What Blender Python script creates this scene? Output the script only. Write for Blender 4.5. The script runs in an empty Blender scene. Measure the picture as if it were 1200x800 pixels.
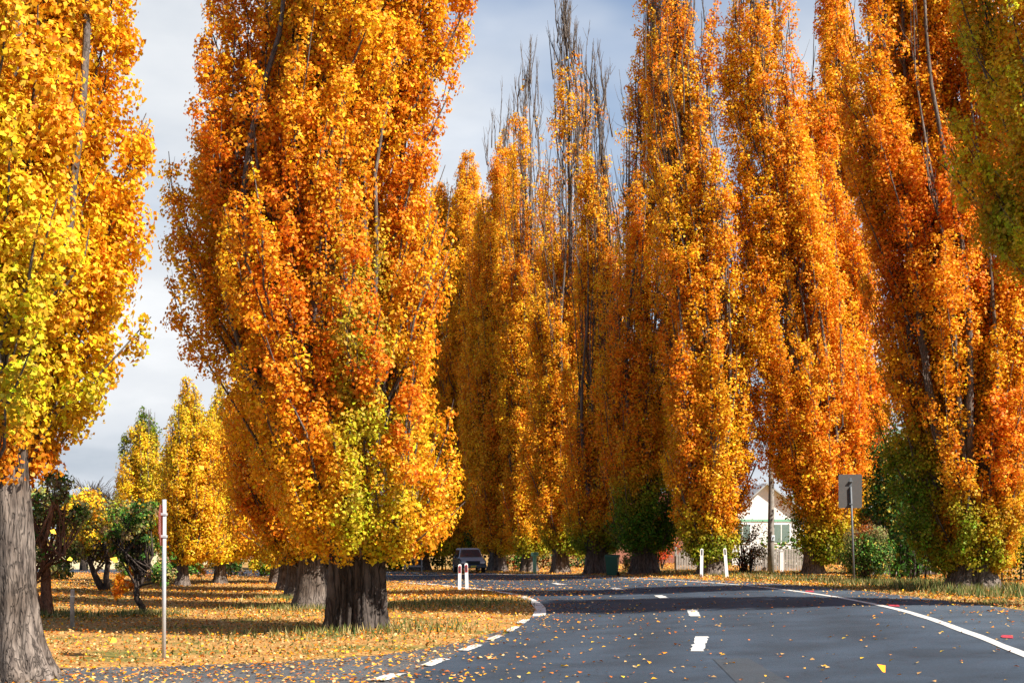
import bpy, math, random
import numpy as np
R = math.radians
PI = math.pi
sc = bpy.context.scene
COL = sc.collection
# ---------------------------------------------------------------- camera
EYE = 1.8                      # eye height, m
F = 50.0 / 36.0 * 1200.0       # focal length in pixels of the 1200 px photograph
HY = 635.0                     # horizon row
cam_d = bpy.data.cameras.new('camera'); cam = bpy.data.objects.new('camera', cam_d); COL.objects.link(cam)
cam.location = (0, 0, EYE); cam.rotation_euler = (R(90), 0, 0)
cam_d.lens = 50; cam_d.sensor_width = 36; cam_d.shift_y = (HY - 400) / 1200.0
cam_d.clip_start = 0.1; cam_d.clip_end = 5000
sc.camera = cam
sc.view_settings.view_transform = 'Standard'; sc.view_settings.look = 'None'
sc.view_settings.exposure = 1.20; sc.view_settings.gamma = 1.0; sc.view_settings.use_curve_mapping = False
sc.cycles.max_bounces = 6; sc.cycles.diffuse_bounces = 3; sc.cycles.glossy_bounces = 2; sc.cycles.transmission_bounces = 4
sc.cycles.use_denoising = True
# ---------------------------------------------------------------- sun and sky
SUN_EL, SUN_AZ = 45.0, 123.5   # azimuth clockwise from +Y (the view direction)
sun_dir = np.array([math.sin(R(SUN_AZ)) * math.cos(R(SUN_EL)), math.cos(R(SUN_AZ)) * math.cos(R(SUN_EL)), math.sin(R(SUN_EL))])
sd = bpy.data.lights.new('sun', 'SUN'); sd.energy = 5.0; sd.angle = R(0.5); sd.color = (1.0, 0.93, 0.82)
so = bpy.data.objects.new('sun', sd); COL.objects.link(so)
from mathutils import Vector
so.rotation_euler = Vector(sun_dir).to_track_quat('Z', 'Y').to_euler()
so.location = (30, -30, 60)
W = bpy.data.worlds.new('World'); sc.world = W; W.use_nodes = True
nt = W.node_tree; nt.nodes.clear()
def N(nt, t, **kw):
    n = nt.nodes.new(t)
    for k, v in kw.items():
        if k in n.inputs.keys(): n.inputs[k].default_value = v
        else: setattr(n, k, v)
    return n
def L(nt, a, b): nt.links.new(a, b)
def ramp(nt, stops, fac=None):
    n = nt.nodes.new('ShaderNodeValToRGB'); e = n.color_ramp.elements
    while len(e) < len(stops): e.new(0.5)
    for i, (p, c) in enumerate(stops):
        e[i].position = p; e[i].color = c if len(c) == 4 else (*c, 1)
    if fac is not None: nt.links.new(fac, n.inputs[0])
    return n
out = N(nt, 'ShaderNodeOutputWorld'); bg = N(nt, 'ShaderNodeBackground', Strength=0.066)
sky = N(nt, 'ShaderNodeTexSky', sky_type='NISHITA', sun_disc=False, sun_elevation=R(SUN_EL), sun_rotation=R(SUN_AZ),
        air_density=1.0, dust_density=0.6, ozone_density=2.0)
tc = N(nt, 'ShaderNodeTexCoord'); sep = N(nt, 'ShaderNodeSeparateXYZ'); L(nt, tc.outputs['Generated'], sep.inputs[0])
mp = N(nt, 'ShaderNodeMapping'); mp.inputs['Scale'].default_value = (1, 1, 2.6); mp.inputs['Location'].default_value = (1.10, 4.763, 6.964)
L(nt, tc.outputs['Generated'], mp.inputs['Vector'])
n1 = N(nt, 'ShaderNodeTexNoise', Scale=2.6, Detail=7.0, Roughness=0.5); L(nt, mp.outputs[0], n1.inputs['Vector'])
n2 = N(nt, 'ShaderNodeTexNoise', Scale=1.7, Detail=5.0, Roughness=0.5); 
mp2 = N(nt, 'ShaderNodeMapping'); mp2.inputs['Scale'].default_value = (1, 1, 2.0); mp2.inputs['Location'].default_value = (3.684, 8.889, 4.30)
L(nt, tc.outputs['Generated'], mp2.inputs['Vector']); L(nt, mp2.outputs[0], n2.inputs['Vector'])
# cloud bank ahead (+Y), clearer sky behind and overhead
ahead = N(nt, 'ShaderNodeMapRange'); L(nt, sep.outputs['Y'], ahead.inputs[0])
ahead.inputs[1].default_value = 0.2; ahead.inputs[2].default_value = 0.8; ahead.inputs[3].default_value = 0.0; ahead.inputs[4].default_value = 0.24
cov0 = N(nt, 'ShaderNodeMath', operation='ADD'); L(nt, n2.outputs[0], cov0.inputs[0]); L(nt, ahead.outputs[0], cov0.inputs[1])
cov = ramp(nt, [(0.56, (0, 0, 0)), (0.74, (1, 1, 1))], cov0.outputs[0])
wz = N(nt, 'ShaderNodeMath', operation='MULTIPLY_ADD'); L(nt, n2.outputs[0], wz.inputs[0]); wz.inputs[1].default_value = 0.22; L(nt, sep.outputs['Z'], wz.inputs[2])
lay = ramp(nt, [(0.0, (.50,)*3), (0.13, (.44,)*3), (0.19, (.36,)*3), (0.225, (.66,)*3), (0.26, (.50,)*3), (0.31, (.40,)*3), (0.40, (.58,)*3), (0.7, (.60,)*3)], wz.outputs[0])
n3 = N(nt, 'ShaderNodeTexNoise', Scale=6.5, Detail=8.0, Roughness=0.55); L(nt, mp.outputs[0], n3.inputs['Vector'])
s1 = N(nt, 'ShaderNodeMath', operation='MULTIPLY_ADD'); L(nt, n1.outputs[0], s1.inputs[0]); s1.inputs[1].default_value = 0.55; 
s2 = N(nt, 'ShaderNodeMath', operation='MULTIPLY_ADD'); L(nt, n3.outputs[0], s2.inputs[0]); s2.inputs[1].default_value = 0.35
s3 = N(nt, 'ShaderNodeMath', operation='MULTIPLY_ADD'); L(nt, lay.outputs[0], s3.inputs[0]); s3.inputs[1].default_value = 0.75; s3.inputs[2].default_value = -0.31
L(nt, s3.outputs[0], s2.inputs[2]); L(nt, s2.outputs[0], s1.inputs[2])
cc = ramp(nt, [(0.0, (2.7, 3.15, 3.75)), (0.36, (3.4, 3.85, 4.4)), (0.46, (4.9, 5.2, 5.6)), (0.56, (5.7, 5.9, 6.15)), (0.66, (6.9, 7.0, 7.1)), (1.0, (7.8, 7.8, 7.8))], s1.outputs[0])
mx = N(nt, 'ShaderNodeMix', data_type='RGBA'); L(nt, cov.outputs[0], mx.inputs[0]); L(nt, sky.outputs[0], mx.inputs[6]); L(nt, cc.outputs[0], mx.inputs[7])
L(nt, mx.outputs[2], bg.inputs[0]); L(nt, bg.outputs[0], out.inputs[0])

# ---------------------------------------------------------------- helpers
def sstep(x, a, b):
    t = np.clip((np.asarray(x, float) - a) / (b - a), 0, 1); return t * t * (3 - 2 * t)
def h(x, y):                   # terrain height: the bend is banked up to the right, the left verge lies a little lower
    return 0.36 * sstep(x, -0.5, 10) - 0.12 * sstep(-np.asarray(x, float), 1.0, 6.0)
def g(px, py):                 # where the sight line of a photograph pixel meets the terrain
    z = 0.0
    for _ in range(60):
        Y = (EYE - z) * F / (py - HY); X = (px - 600) / F * Y; z = 0.5 * z + 0.5 * float(h(X, Y))
    return X, Y
def gz(px, py):
    X, Y = g(px, py); return X, Y, float(h(X, Y))

def tag(o, label=None, cat=None, group=None, kind=None):
    if label: o['label'] = label
    if cat: o['category'] = cat
    if group: o['group'] = group
    if kind: o['kind'] = kind
    return o
def empty(name, loc, rz=0, label=None, cat=None, group=None):
    o = bpy.data.objects.new(name, None); COL.objects.link(o); o.location = loc; o.rotation_euler = (0, 0, rz)
    o.empty_display_size = 0.3
    return tag(o, label, cat, group)
def link(name, me, mat, parent=None):
    o = bpy.data.objects.new(name, me); COL.objects.link(o)
    if mat is not None: me.materials.append(mat)
    if parent is not None: o.parent = parent
    return o
def raw_mesh(name, co, faces_flat, nper, smooth=False, colors=None):
    me = bpy.data.meshes.new(name); co = np.asarray(co, np.float32)
    nf = len(faces_flat) // nper
    me.vertices.add(len(co)); me.vertices.foreach_set('co', co.ravel())
    me.loops.add(nf * nper); me.loops.foreach_set('vertex_index', np.asarray(faces_flat, np.int32))
    me.polygons.add(nf); me.polygons.foreach_set('loop_start', np.arange(0, nf * nper, nper, dtype=np.int32))
    try: me.polygons.foreach_set('loop_total', np.full(nf, nper, np.int32))
    except Exception: pass
    if smooth: me.polygons.foreach_set('use_smooth', np.ones(nf, bool))
    if colors is not None:
        a = me.attributes.new('tint', 'FLOAT_COLOR', 'FACE')
        c4 = np.ones((nf, 4), np.float32); c4[:, :3] = colors; a.data.foreach_set('color', c4.ravel())
    me.update(calc_edges=True)
    return me
class MB:                      # collects boxes, tubes, prisms into one mesh
    def __init__(s): s.v = []; s.f = []
    def add(s, vs, fs):
        b = len(s.v); s.v += [tuple(map(float, p)) for p in vs]; s.f += [tuple(i + b for i in q) for q in fs]
    def box(s, x0, x1, y0, y1, z0, z1, c=0.0):
        c = min(c, (x1-x0)/2.01, (y1-y0)/2.01, (z1-z0)/2.01)
        if c <= 0:
            s.add([(x0,y0,z0),(x1,y0,z0),(x1,y1,z0),(x0,y1,z0),(x0,y0,z1),(x1,y0,z1),(x1,y1,z1),(x0,y1,z1)],
                  [(3,2,1,0),(4,5,6,7),(0,1,5,4),(1,2,6,5),(2,3,7,6),(3,0,4,7)]); return
        def ring(z, k): return [(x0+k+(c-k),y0+k,z),(x1-k-(c-k),y0+k,z),(x1-k,y0+k+(c-k),z),(x1-k,y1-k-(c-k),z),(x1-k-(c-k),y1-k,z),(x0+k+(c-k),y1-k,z),(x0+k,y1-k-(c-k),z),(x0+k,y0+k+(c-k),z)]
        vs = ring(z0, c*0.6) + ring(z0+c, 0) + ring(z1-c, 0) + ring(z1, c*0.6)
        fs = [tuple(range(7,-1,-1)), tuple(range(24,32))]
        for r_ in range(3):
            for i in range(8): j = (i+1)%8; fs.append((r_*8+i, r_*8+j, r_*8+8+j, r_*8+8+i))
        s.add(vs, fs)
    def tube(s, pts, rad, n=8, cap=True):
        pts = [np.array(p, float) for p in pts]; 
        if not hasattr(rad, '__len__'): rad = [rad]*len(pts)
        vs = []
        for i, p in enumerate(pts):
            d = pts[min(i+1, len(pts)-1)] - pts[max(i-1, 0)]; d /= (np.linalg.norm(d)+1e-9)
            a = np.array([1., 0, 0]) if abs(d[0]) < 0.8 else np.array([0, 1., 0])
            u = np.cross(d, a); u /= np.linalg.norm(u); w = np.cross(d, u)
            for k in range(n):
                t = 2*PI*k/n; vs.append(p + rad[i]*(u*math.cos(t) + w*math.sin(t)))
        fs = []
        for i in range(len(pts)-1):
            for k in range(n):
                j = (k+1) % n; fs.append((i*n+k, i*n+j, (i+1)*n+j, (i+1)*n+k))
        if cap: fs += [tuple(range(n))[::-1], tuple(range((len(pts)-1)*n, len(pts)*n))]
        s.add(vs, fs)
    def prism(s, poly, axis, a, b):    # polygon in the plane across `axis`, extruded from a to b
        n = len(poly)
        def P(p, t): return {'x': (t, p[0], p[1]), 'y': (p[0], t, p[1]), 'z': (p[0], p[1], t)}[axis]
        s.add([P(p, a) for p in poly] + [P(p, b) for p in poly],
              [tuple(range(n))[::-1], tuple(range(n, 2*n))] + [(i, (i+1) % n, n+(i+1) % n, n+i) for i in range(n)])
    def mesh(s, name, smooth=False):
        me = bpy.data.meshes.new(name); me.from_pydata(s.v, [], s.f)
        import bmesh as _b
        bm = _b.new(); bm.from_mesh(me); _b.ops.recalc_face_normals(bm, faces=bm.faces); bm.to_mesh(me); bm.free()
        if smooth: me.polygons.foreach_set('use_smooth', np.ones(len(me.polygons), bool))
        return me
    def build(s, name, mat, parent=None, smooth=False): return link(name, s.mesh(name, smooth), mat, parent)

# ---------------------------------------------------------------- materials
def mat_new(name):
    m = bpy.data.materials.new(name); m.use_nodes = True; m.node_tree.nodes.clear(); return m, m.node_tree
def simple(name, col, rough=0.6, metal=0.0, var=0.12, scale=6.0, bump=0.0, spec=0.4):
    m, t = mat_new(name); o = N(t, 'ShaderNodeOutputMaterial'); p = N(t, 'ShaderNodeBsdfPrincipled', Roughness=rough, Metallic=metal)
    p.inputs['Specular IOR Level'].default_value = spec
    c = N(t, 'ShaderNodeTexCoord'); n = N(t, 'ShaderNodeTexNoise', Scale=scale, Detail=6.0, Roughness=0.6); L(t, c.outputs['Object'], n.inputs['Vector'])
    r_ = ramp(t, [(0.3, tuple(v*(1-var) for v in col)), (0.7, tuple(min(1, v*(1+var)) for v in col))], n.outputs[0])
    L(t, r_.outputs[0], p.inputs['Base Color'])
    if bump:
        b = N(t, 'ShaderNodeBump', Strength=bump, Distance=0.02); L(t, n.outputs[0], b.inputs['Height']); L(t, b.outputs[0], p.inputs['Normal'])
    L(t, p.outputs[0], o.inputs[0]); return m
def leaf_mat(name, trans=0.3, rough=0.45, spec=0.35):
    m, t = mat_new(name); o = N(t, 'ShaderNodeOutputMaterial'); a = N(t, 'ShaderNodeAttribute', attribute_name='tint')
    p = N(t, 'ShaderNodeBsdfPrincipled', Roughness=rough); p.inputs['Specular IOR Level'].default_value = spec
    L(t, a.outputs['Color'], p.inputs['Base Color'])
    tr = N(t, 'ShaderNodeBsdfTranslucent'); L(t, a.outputs['Color'], tr.inputs['Color'])
    ms = N(t, 'ShaderNodeMixShader'); ms.inputs[0].default_value = trans
    L(t, p.outputs[0], ms.inputs[1]); L(t, tr.outputs[0], ms.inputs[2]); L(t, ms.outputs[0], o.inputs[0]); return m
def bark_mat(name, dark, light, sc_=7.0, streak=0.22, bump=0.8):
    m, t = mat_new(name); o = N(t, 'ShaderNodeOutputMaterial'); p = N(t, 'ShaderNodeBsdfPrincipled', Roughness=0.95)
    p.inputs['Specular IOR Level'].default_value = 0.15
    c = N(t, 'ShaderNodeTexCoord'); q = N(t, 'ShaderNodeMapping'); q.inputs['Scale'].default_value = (1, 1, streak); L(t, c.outputs['Object'], q.inputs['Vector'])
    w = N(t, 'ShaderNodeTexNoise', Scale=sc_*0.5, Detail=4.0); L(t, q.outputs[0], w.inputs['Vector'])
    ad = N(t, 'ShaderNodeMixRGB', blend_type='ADD'); ad.inputs[0].default_value = 0.8; L(t, q.outputs[0], ad.inputs[1]); L(t, w.outputs['Color'], ad.inputs[2])
    v = N(t, 'ShaderNodeTexVoronoi', feature='DISTANCE_TO_EDGE', Scale=sc_); L(t, ad.outputs[0], v.inputs['Vector'])
    n = N(t, 'ShaderNodeTexNoise', Scale=sc_*1.5, Detail=8.0, Roughness=0.65); L(t, q.outputs[0], n.inputs['Vector'])
    n3 = N(t, 'ShaderNodeTexNoise', Scale=1.3, Detail=3.0); L(t, c.outputs['Object'], n3.inputs['Vector'])
    rv = ramp(t, [(0.0, (0.45,)*3), (0.10, (1, 1, 1))], v.outputs['Distance'])
    rn = ramp(t, [(0.3, dark), (0.68, light)], n.outputs[0])
    r3 = ramp(t, [(0.35, (0.6, 0.55, 0.5)), (0.65, (1.0, 1.0, 1.0))], n3.outputs[0])
    m1 = N(t, 'ShaderNodeMixRGB', blend_type='MULTIPLY'); m1.inputs[0].default_value = 1; L(t, rn.outputs[0], m1.inputs[1]); L(t, rv.outputs[0], m1.inputs[2])
    m2 = N(t, 'ShaderNodeMixRGB', blend_type='MULTIPLY'); m2.inputs[0].default_value = 1; L(t, m1.outputs[0], m2.inputs[1]); L(t, r3.outputs[0], m2.inputs[2])
    L(t, m2.outputs[0], p.inputs['Base Color'])
    hgt = N(t, 'ShaderNodeMath', operation='ADD'); L(t, rv.outputs[0], hgt.inputs[0]); L(t, n.outputs[0], hgt.inputs[1])
    b = N(t, 'ShaderNodeBump', Strength=bump, Distance=0.04); L(t, hgt.outputs[0], b.inputs['Height']); L(t, b.outputs[0], p.inputs['Normal'])
    L(t, p.outputs[0], o.inputs[0]); return m
M = {}
M['leaf'] = leaf_mat('poplar_leaves', 0.40, 0.55, 0.18)
M['green_leaf'] = leaf_mat('green_leaves', 0.2, 0.6, 0.15)
M['litter'] = leaf_mat('fallen_leaves', 0.08, 0.6, 0.2)
M['grass'] = leaf_mat('grass_blades', 0.25, 0.6, 0.2)
M['bark'] = bark_mat('poplar_bark', (0.045, 0.034, 0.030), (0.27, 0.22, 0.185), 8.0, 0.16)
M['bark_shaded'] = bark_mat('furrowed_shaded_bark', (0.016, 0.013, 0.013), (0.14, 0.115, 0.10), 5.0, 0.2, 1.0)  # crown shade over the big trunk, put into a darker bark colour
M['bark_fine'] = bark_mat('branch_bark', (0.075, 0.058, 0.05), (0.25, 0.21, 0.185), 12.0, 0.3, 0.3)
M['bark_red'] = bark_mat('eucalypt_bark', (0.10, 0.045, 0.028), (0.36, 0.17, 0.10), 10.0, 0.2, 0.4)
M['bark_dark'] = bark_mat('dark_bark', (0.03, 0.025, 0.022), (0.13, 0.10, 0.085), 10.0, 0.3, 0.5)
M['white_paint'] = simple('white_plastic', (0.80, 0.80, 0.78), 0.45, var=0.05)
M['galv'] = simple('galvanised_steel', (0.50, 0.53, 0.56), 0.45, 0.35, 0.1, 9)
M['steel_shaded'] = simple('shaded_steel', (0.11, 0.12, 0.13), 0.6, 0.2)  # shade on the right sign's steelwork, put into the colour
M['sign_back'] = simple('weathered_sign_back', (0.075, 0.07, 0.067), 0.8, 0.0, 0.08, 8)
M['sign_red'] = simple('red_sign_face', (0.20, 0.04, 0.028), 0.5, var=0.2)
M['reflector_red'] = simple('red_reflector', (0.35, 0.02, 0.03), 0.25)
M['reflector_grey'] = simple('grey_reflector', (0.05, 0.05, 0.06), 0.3)
M['wood_grey'] = simple('weathered_wood', (0.30, 0.27, 0.24), 0.9, var=0.35, scale=5, bump=0.4)
M['wood_dark'] = simple('dark_timber', (0.055, 0.04, 0.035), 0.9, var=0.3, scale=5, bump=0.3)
M['pole_wood'] = simple('pole_timber', (0.27, 0.24, 0.21), 0.9, var=0.3, scale=4, bump=0.3)
M['bin_green'] = simple('green_bin_plastic', (0.012, 0.085, 0.055), 0.45, var=0.1)
M['pale_green'] = simple('pale_green_paint', (0.20, 0.45, 0.30), 0.5, var=0.1)
M['rubber'] = simple('black_rubber', (0.02, 0.02, 0.02), 0.8)
M['car_dark'] = simple('dark_blue_car_paint', (0.022, 0.03, 0.05), 0.22, 0.2, 0.04, spec=0.7)
M['car_silver'] = simple('silver_bonnet_paint', (0.34, 0.36, 0.39), 0.35, 0.2, 0.05)
M['glass'] = simple('dark_car_glass', (0.02, 0.03, 0.045), 0.06, 0, 0.02, spec=0.9)
M['lamp_glass'] = simple('lamp_glass', (0.55, 0.56, 0.56), 0.12)
M['plate'] = simple('yellow_plate', (0.62, 0.48, 0.06), 0.4)
M['black'] = simple('black_plastic', (0.018, 0.018, 0.02), 0.5)
M['chrome'] = simple('alloy', (0.45, 0.46, 0.48), 0.3, 0.8)
M['wall_white'] = simple('white_weatherboard', (0.72, 0.72, 0.70), 0.7, var=0.05)
M['roof_red'] = simple('dark_red_roof', (0.24, 0.045, 0.035), 0.7, var=0.2)
M['brick'] = simple('brick_wall', (0.30, 0.13, 0.09), 0.9, var=0.3, scale=14)
M['window_dark'] = simple('window_glass', (0.14, 0.20, 0.18), 0.15, spec=0.6)
M['roof_grey'] = simple('grey_iron_roof', (0.38, 0.40, 0.41), 0.5, 0.2)
M['paint_red'] = simple('red_survey_paint', (0.36, 0.03, 0.05), 0.7, var=0.25, scale=30)

def ground_mat(name, stops, stops2, mixlo, mixhi, s1, s2, s3=1.0, bump=0.5):
    m, t = mat_new(name); o = N(t, 'ShaderNodeOutputMaterial'); p = N(t, 'ShaderNodeBsdfPrincipled', Roughness=0.95); p.inputs['Specular IOR Level'].default_value = 0.1
    c = N(t, 'ShaderNodeTexCoord')
    a = N(t, 'ShaderNodeTexNoise', Scale=s1, Detail=8.0, Roughness=0.7); b = N(t, 'ShaderNodeTexNoise', Scale=s2, Detail=8.0, Roughness=0.7); d = N(t, 'ShaderNodeTexNoise', Scale=s3, Detail=5.0, Roughness=0.6)
    for n in (a, b, d): L(t, c.outputs['Object'], n.inputs['Vector'])
    ra = ramp(t, stops, a.outputs[0]); rb = ramp(t, stops2, b.outputs[0]); rd = ramp(t, [(mixlo, (0, 0, 0)), (mixhi, (1, 1, 1))], d.outputs[0])
    mx = N(t, 'ShaderNodeMixRGB'); L(t, rd.outputs[0], mx.inputs[0]); L(t, ra.outputs[0], mx.inputs[1]); L(t, rb.outputs[0], mx.inputs[2])
    L(t, mx.outputs[0], p.inputs['Base Color'])
    bp = N(t, 'ShaderNodeBump', Strength=bump, Distance=0.05); L(t, a.outputs[0], bp.inputs['Height']); L(t, bp.outputs[0], p.inputs['Normal'])
    L(t, p.outputs[0], o.inputs[0]); return m
M['verge'] = ground_mat('leafy_verge', [(0.35, (0.14, 0.075, 0.028)), (0.5, (0.36, 0.19, 0.06)), (0.66, (0.52, 0.30, 0.10))],
                        [(0.35, (0.06, 0.07, 0.015)), (0.55, (0.17, 0.15, 0.04)), (0.7, (0.36, 0.23, 0.08))], 0.50, 0.63, 9.0, 7.0, 0.55)
M['field'] = ground_mat('dry_field', [(0.35, (0.42, 0.33, 0.19)), (0.65, (0.62, 0.52, 0.34))], [(0.4, (0.33, 0.27, 0.14)), (0.6, (0.52, 0.43, 0.25))], 0.4, 0.6, 1.2, 3.0, 0.1)
def asphalt(name, lo, hi, patch, tracks=False):
    m, t = mat_new(name); o = N(t, 'ShaderNodeOutputMaterial'); p = N(t, 'ShaderNodeBsdfPrincipled', Roughness=0.85); p.inputs['Specular IOR Level'].default_value = 0.3
    c = N(t, 'ShaderNodeTexCoord')
    a = N(t, 'ShaderNodeTexNoise', Scale=60.0, Detail=4.0, Roughness=0.8); b = N(t, 'ShaderNodeTexNoise', Scale=0.6, Detail=6.0, Roughness=0.6); v = N(t, 'ShaderNodeTexVoronoi', Scale=45.0)
    for n in (a, b, v): L(t, c.outputs['Object'], n.inputs['Vector'])
    ra = ramp(t, [(0.32, lo), (0.68, hi)], a.outputs[0])
    rb = ramp(t, [(0.35, (patch,)*3), (0.62, (1.0, 1.0, 1.0))], b.outputs[0])
    rv = ramp(t, [(0.0, (1.5,)*3), (0.22, (1, 1, 1)), (0.8, (0.8,)*3)], v.outputs['Distance'])
    m1 = N(t, 'ShaderNodeMixRGB', blend_type='MULTIPLY'); m1.inputs[0].default_value = 1; L(t, ra.outputs[0], m1.inputs[1]); L(t, rb.outputs[0], m1.inputs[2])
    m2 = N(t, 'ShaderNodeMixRGB', blend_type='MULTIPLY'); m2.inputs[0].default_value = 1; L(t, m1.outputs[0], m2.inputs[1]); L(t, rv.outputs[0], m2.inputs[2])
    L(t, m2.outputs[0], p.inputs['Base Color'])
    # worn wheel tracks along the lanes, paler gravelly shoulder, cracks
    sx = N(t, 'ShaderNodeSeparateXYZ'); L(t, c.outputs['UV'], sx.inputs[0])
    tr = ramp(t, [(0.0, (1.15,)*3), (0.10, (0.86,)*3), (0.19, (1.05,)*3), (0.28, (0.84,)*3), (0.37, (1.10,)*3), (0.47, (0.88,)*3), (0.55, (1.04,)*3), (0.62, (0.88,)*3), (0.70, (1.05,)*3), (0.80, (1.55, 1.45, 1.35)), (1.0, (1.8, 1.6, 1.4))], sx.outputs[0])
    m3 = N(t, 'ShaderNodeMixRGB', blend_type='MULTIPLY'); m3.inputs[0].default_value = 1 if tracks else 0; L(t, m2.outputs[0], m3.inputs[1]); L(t, tr.outputs[0], m3.inputs[2])
    ck = N(t, 'ShaderNodeTexVoronoi', feature='DISTANCE_TO_EDGE', Scale=0.45); dn = N(t, 'ShaderNodeTexNoise', Scale=1.5, Detail=6.0); L(t, c.outputs['Object'], dn.inputs['Vector'])
    da = N(t, 'ShaderNodeMixRGB', blend_type='ADD'); da.inputs[0].default_value = 1.2; L(t, c.outputs['Object'], da.inputs[1]); L(t, dn.outputs['Color'], da.inputs[2]); L(t, da.outputs[0], ck.inputs['Vector'])
    rc = ramp(t, [(0.0, (0.45,)*3), (0.006, (1, 1, 1))], ck.outputs['Distance']); m4 = N(t, 'ShaderNodeMixRGB', blend_type='MULTIPLY'); m4.inputs[0].default_value = 0.8; L(t, m3.outputs[0], m4.inputs[1]); L(t, rc.outputs[0], m4.inputs[2])
    L(t, m4.outputs[0], p.inputs['Base Color'])
    bp = N(t, 'ShaderNodeBump', Strength=0.7, Distance=0.012); L(t, a.outputs[0], bp.inputs['Height']); L(t, bp.outputs[0], p.inputs['Normal'])
    L(t, p.outputs[0], o.inputs[0]); return m
M['asphalt'] = asphalt('asphalt', (0.018, 0.029, 0.047), (0.056, 0.081, 0.116), 0.60, True)
M['asphalt_old'] = asphalt('worn_asphalt', (0.065, 0.070, 0.078), (0.13, 0.135, 0.14), 0.65)
M['tar'] = asphalt('tar_patch', (0.030, 0.038, 0.050), (0.060, 0.072, 0.088), 0.8)
def line_mat():
    m, t = mat_new('road_paint'); o = N(t, 'ShaderNodeOutputMaterial'); p = N(t, 'ShaderNodeBsdfPrincipled', Roughness=0.6)
    c = N(t, 'ShaderNodeTexCoord'); a = N(t, 'ShaderNodeTexNoise', Scale=9.0, Detail=8.0, Roughness=0.8); L(t, c.outputs['Object'], a.inputs['Vector'])
    r_ = ramp(t, [(0.26, (0.16, 0.17, 0.18)), (0.42, (0.45, 0.45, 0.43)), (0.7, (0.66, 0.65, 0.62))], a.outputs[0]); L(t, r_.outputs[0], p.inputs['Base Color']); L(t, p.outputs[0], o.inputs[0]); return m
M['line'] = line_mat()

# ---------------------------------------------------------------- ground, roads, markings
def loft(name, A, B, nb, off, mat, kind='structure', jag=0.0, seed=0):
    """a sheet between two world polylines A and B (same length), draped on the terrain"""
    A = np.array(A, float); B = np.array(B, float); rs = np.random.RandomState(seed)
    if jag:
        A = A + rs.normal(0, jag, A.shape); B = B + rs.normal(0, jag, B.shape)
    n = len(A); t = np.linspace(0, 1, nb + 1)
    P = A[:, None, :] * (1 - t)[None, :, None] + B[:, None, :] * t[None, :, None]
    z = h(P[..., 0], P[..., 1]) + off
    co = np.concatenate([P, z[..., None]], 2).reshape(-1, 3)
    i, j = np.meshgrid(np.arange(n - 1), np.arange(nb), indexing='ij'); a = i * (nb + 1) + j
    f = np.stack([a, a + 1, a + nb + 2, a + nb + 1], -1).reshape(-1)
    me = raw_mesh(name, co, f, 4)
    uvl = me.uv_layers.new(name='UVMap'); li = np.empty(len(me.loops), np.int32); me.loops.foreach_get('vertex_index', li)
    uvl.data.foreach_set('uv', np.stack([(li % (nb + 1)) / nb, (li // (nb + 1)) / n], 1).astype(np.float32).ravel())
    if me.polygons[0].normal.z < 0: me.flip_normals()
    o = link(name, me, mat)
    if kind: o['kind'] = kind
    return o
def resample(P, n):
    P = np.array(P, float)
    # Catmull-Rom through the points, then equal arc length
    Q = []
    for i in range(len(P) - 1):
        p0 = P[max(i-1, 0)]; p1 = P[i]; p2 = P[i+1]; p3 = P[min(i+2, len(P)-1)]
        for t in np.linspace(0, 1, 16, endpoint=False):
            Q.append(0.5 * ((2*p1) + (-p0+p2)*t + (2*p0-5*p1+4*p2-p3)*t*t + (-p0+3*p1-3*p2+p3)*t**3))
    Q.append(P[-1]); Q = np.array(Q)
    d = np.r_[0, np.cumsum(np.linalg.norm(np.diff(Q, axis=0), axis=1))]
    s = np.linspace(0, d[-1], n)
    return np.stack([np.interp(s, d, Q[:, 0]), np.interp(s, d, Q[:, 1])], 1)
def offset(P, w):
    T = np.gradient(P, axis=0); T /= np.linalg.norm(T, axis=1)[:, None] + 1e-9
    return P + np.stack([-T[:, 1], T[:, 0]], 1) * w
xs = np.unique(np.concatenate([np.linspace(-900, -60, 22), np.linspace(-60, -14, 24), np.linspace(-14, 22, 100), np.linspace(22, 70, 24), np.linspace(70, 900, 22)]))
ys = np.unique(np.concatenate([np.linspace(-60, 0, 12), np.linspace(0, 110, 90), np.linspace(110, 300, 20), np.linspace(300, 2500, 14)]))
GX, GY = np.meshgrid(xs, ys, indexing='ij'); GZ = h(GX, GY)
a = (np.arange(len(xs)-1)[:, None] * len(ys) + np.arange(len(ys)-1)[None, :])
gf = np.stack([a, a + len(ys), a + len(ys) + 1, a + 1], -1).reshape(-1)
go = link('grass_verge', raw_mesh('grass_verge', np.stack([GX, GY, GZ], -1).reshape(-1, 3), gf, 4, True), M['verge']); go['kind'] = 'structure'

pxl = lambda L_: [g(*p) for p in L_]
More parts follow.
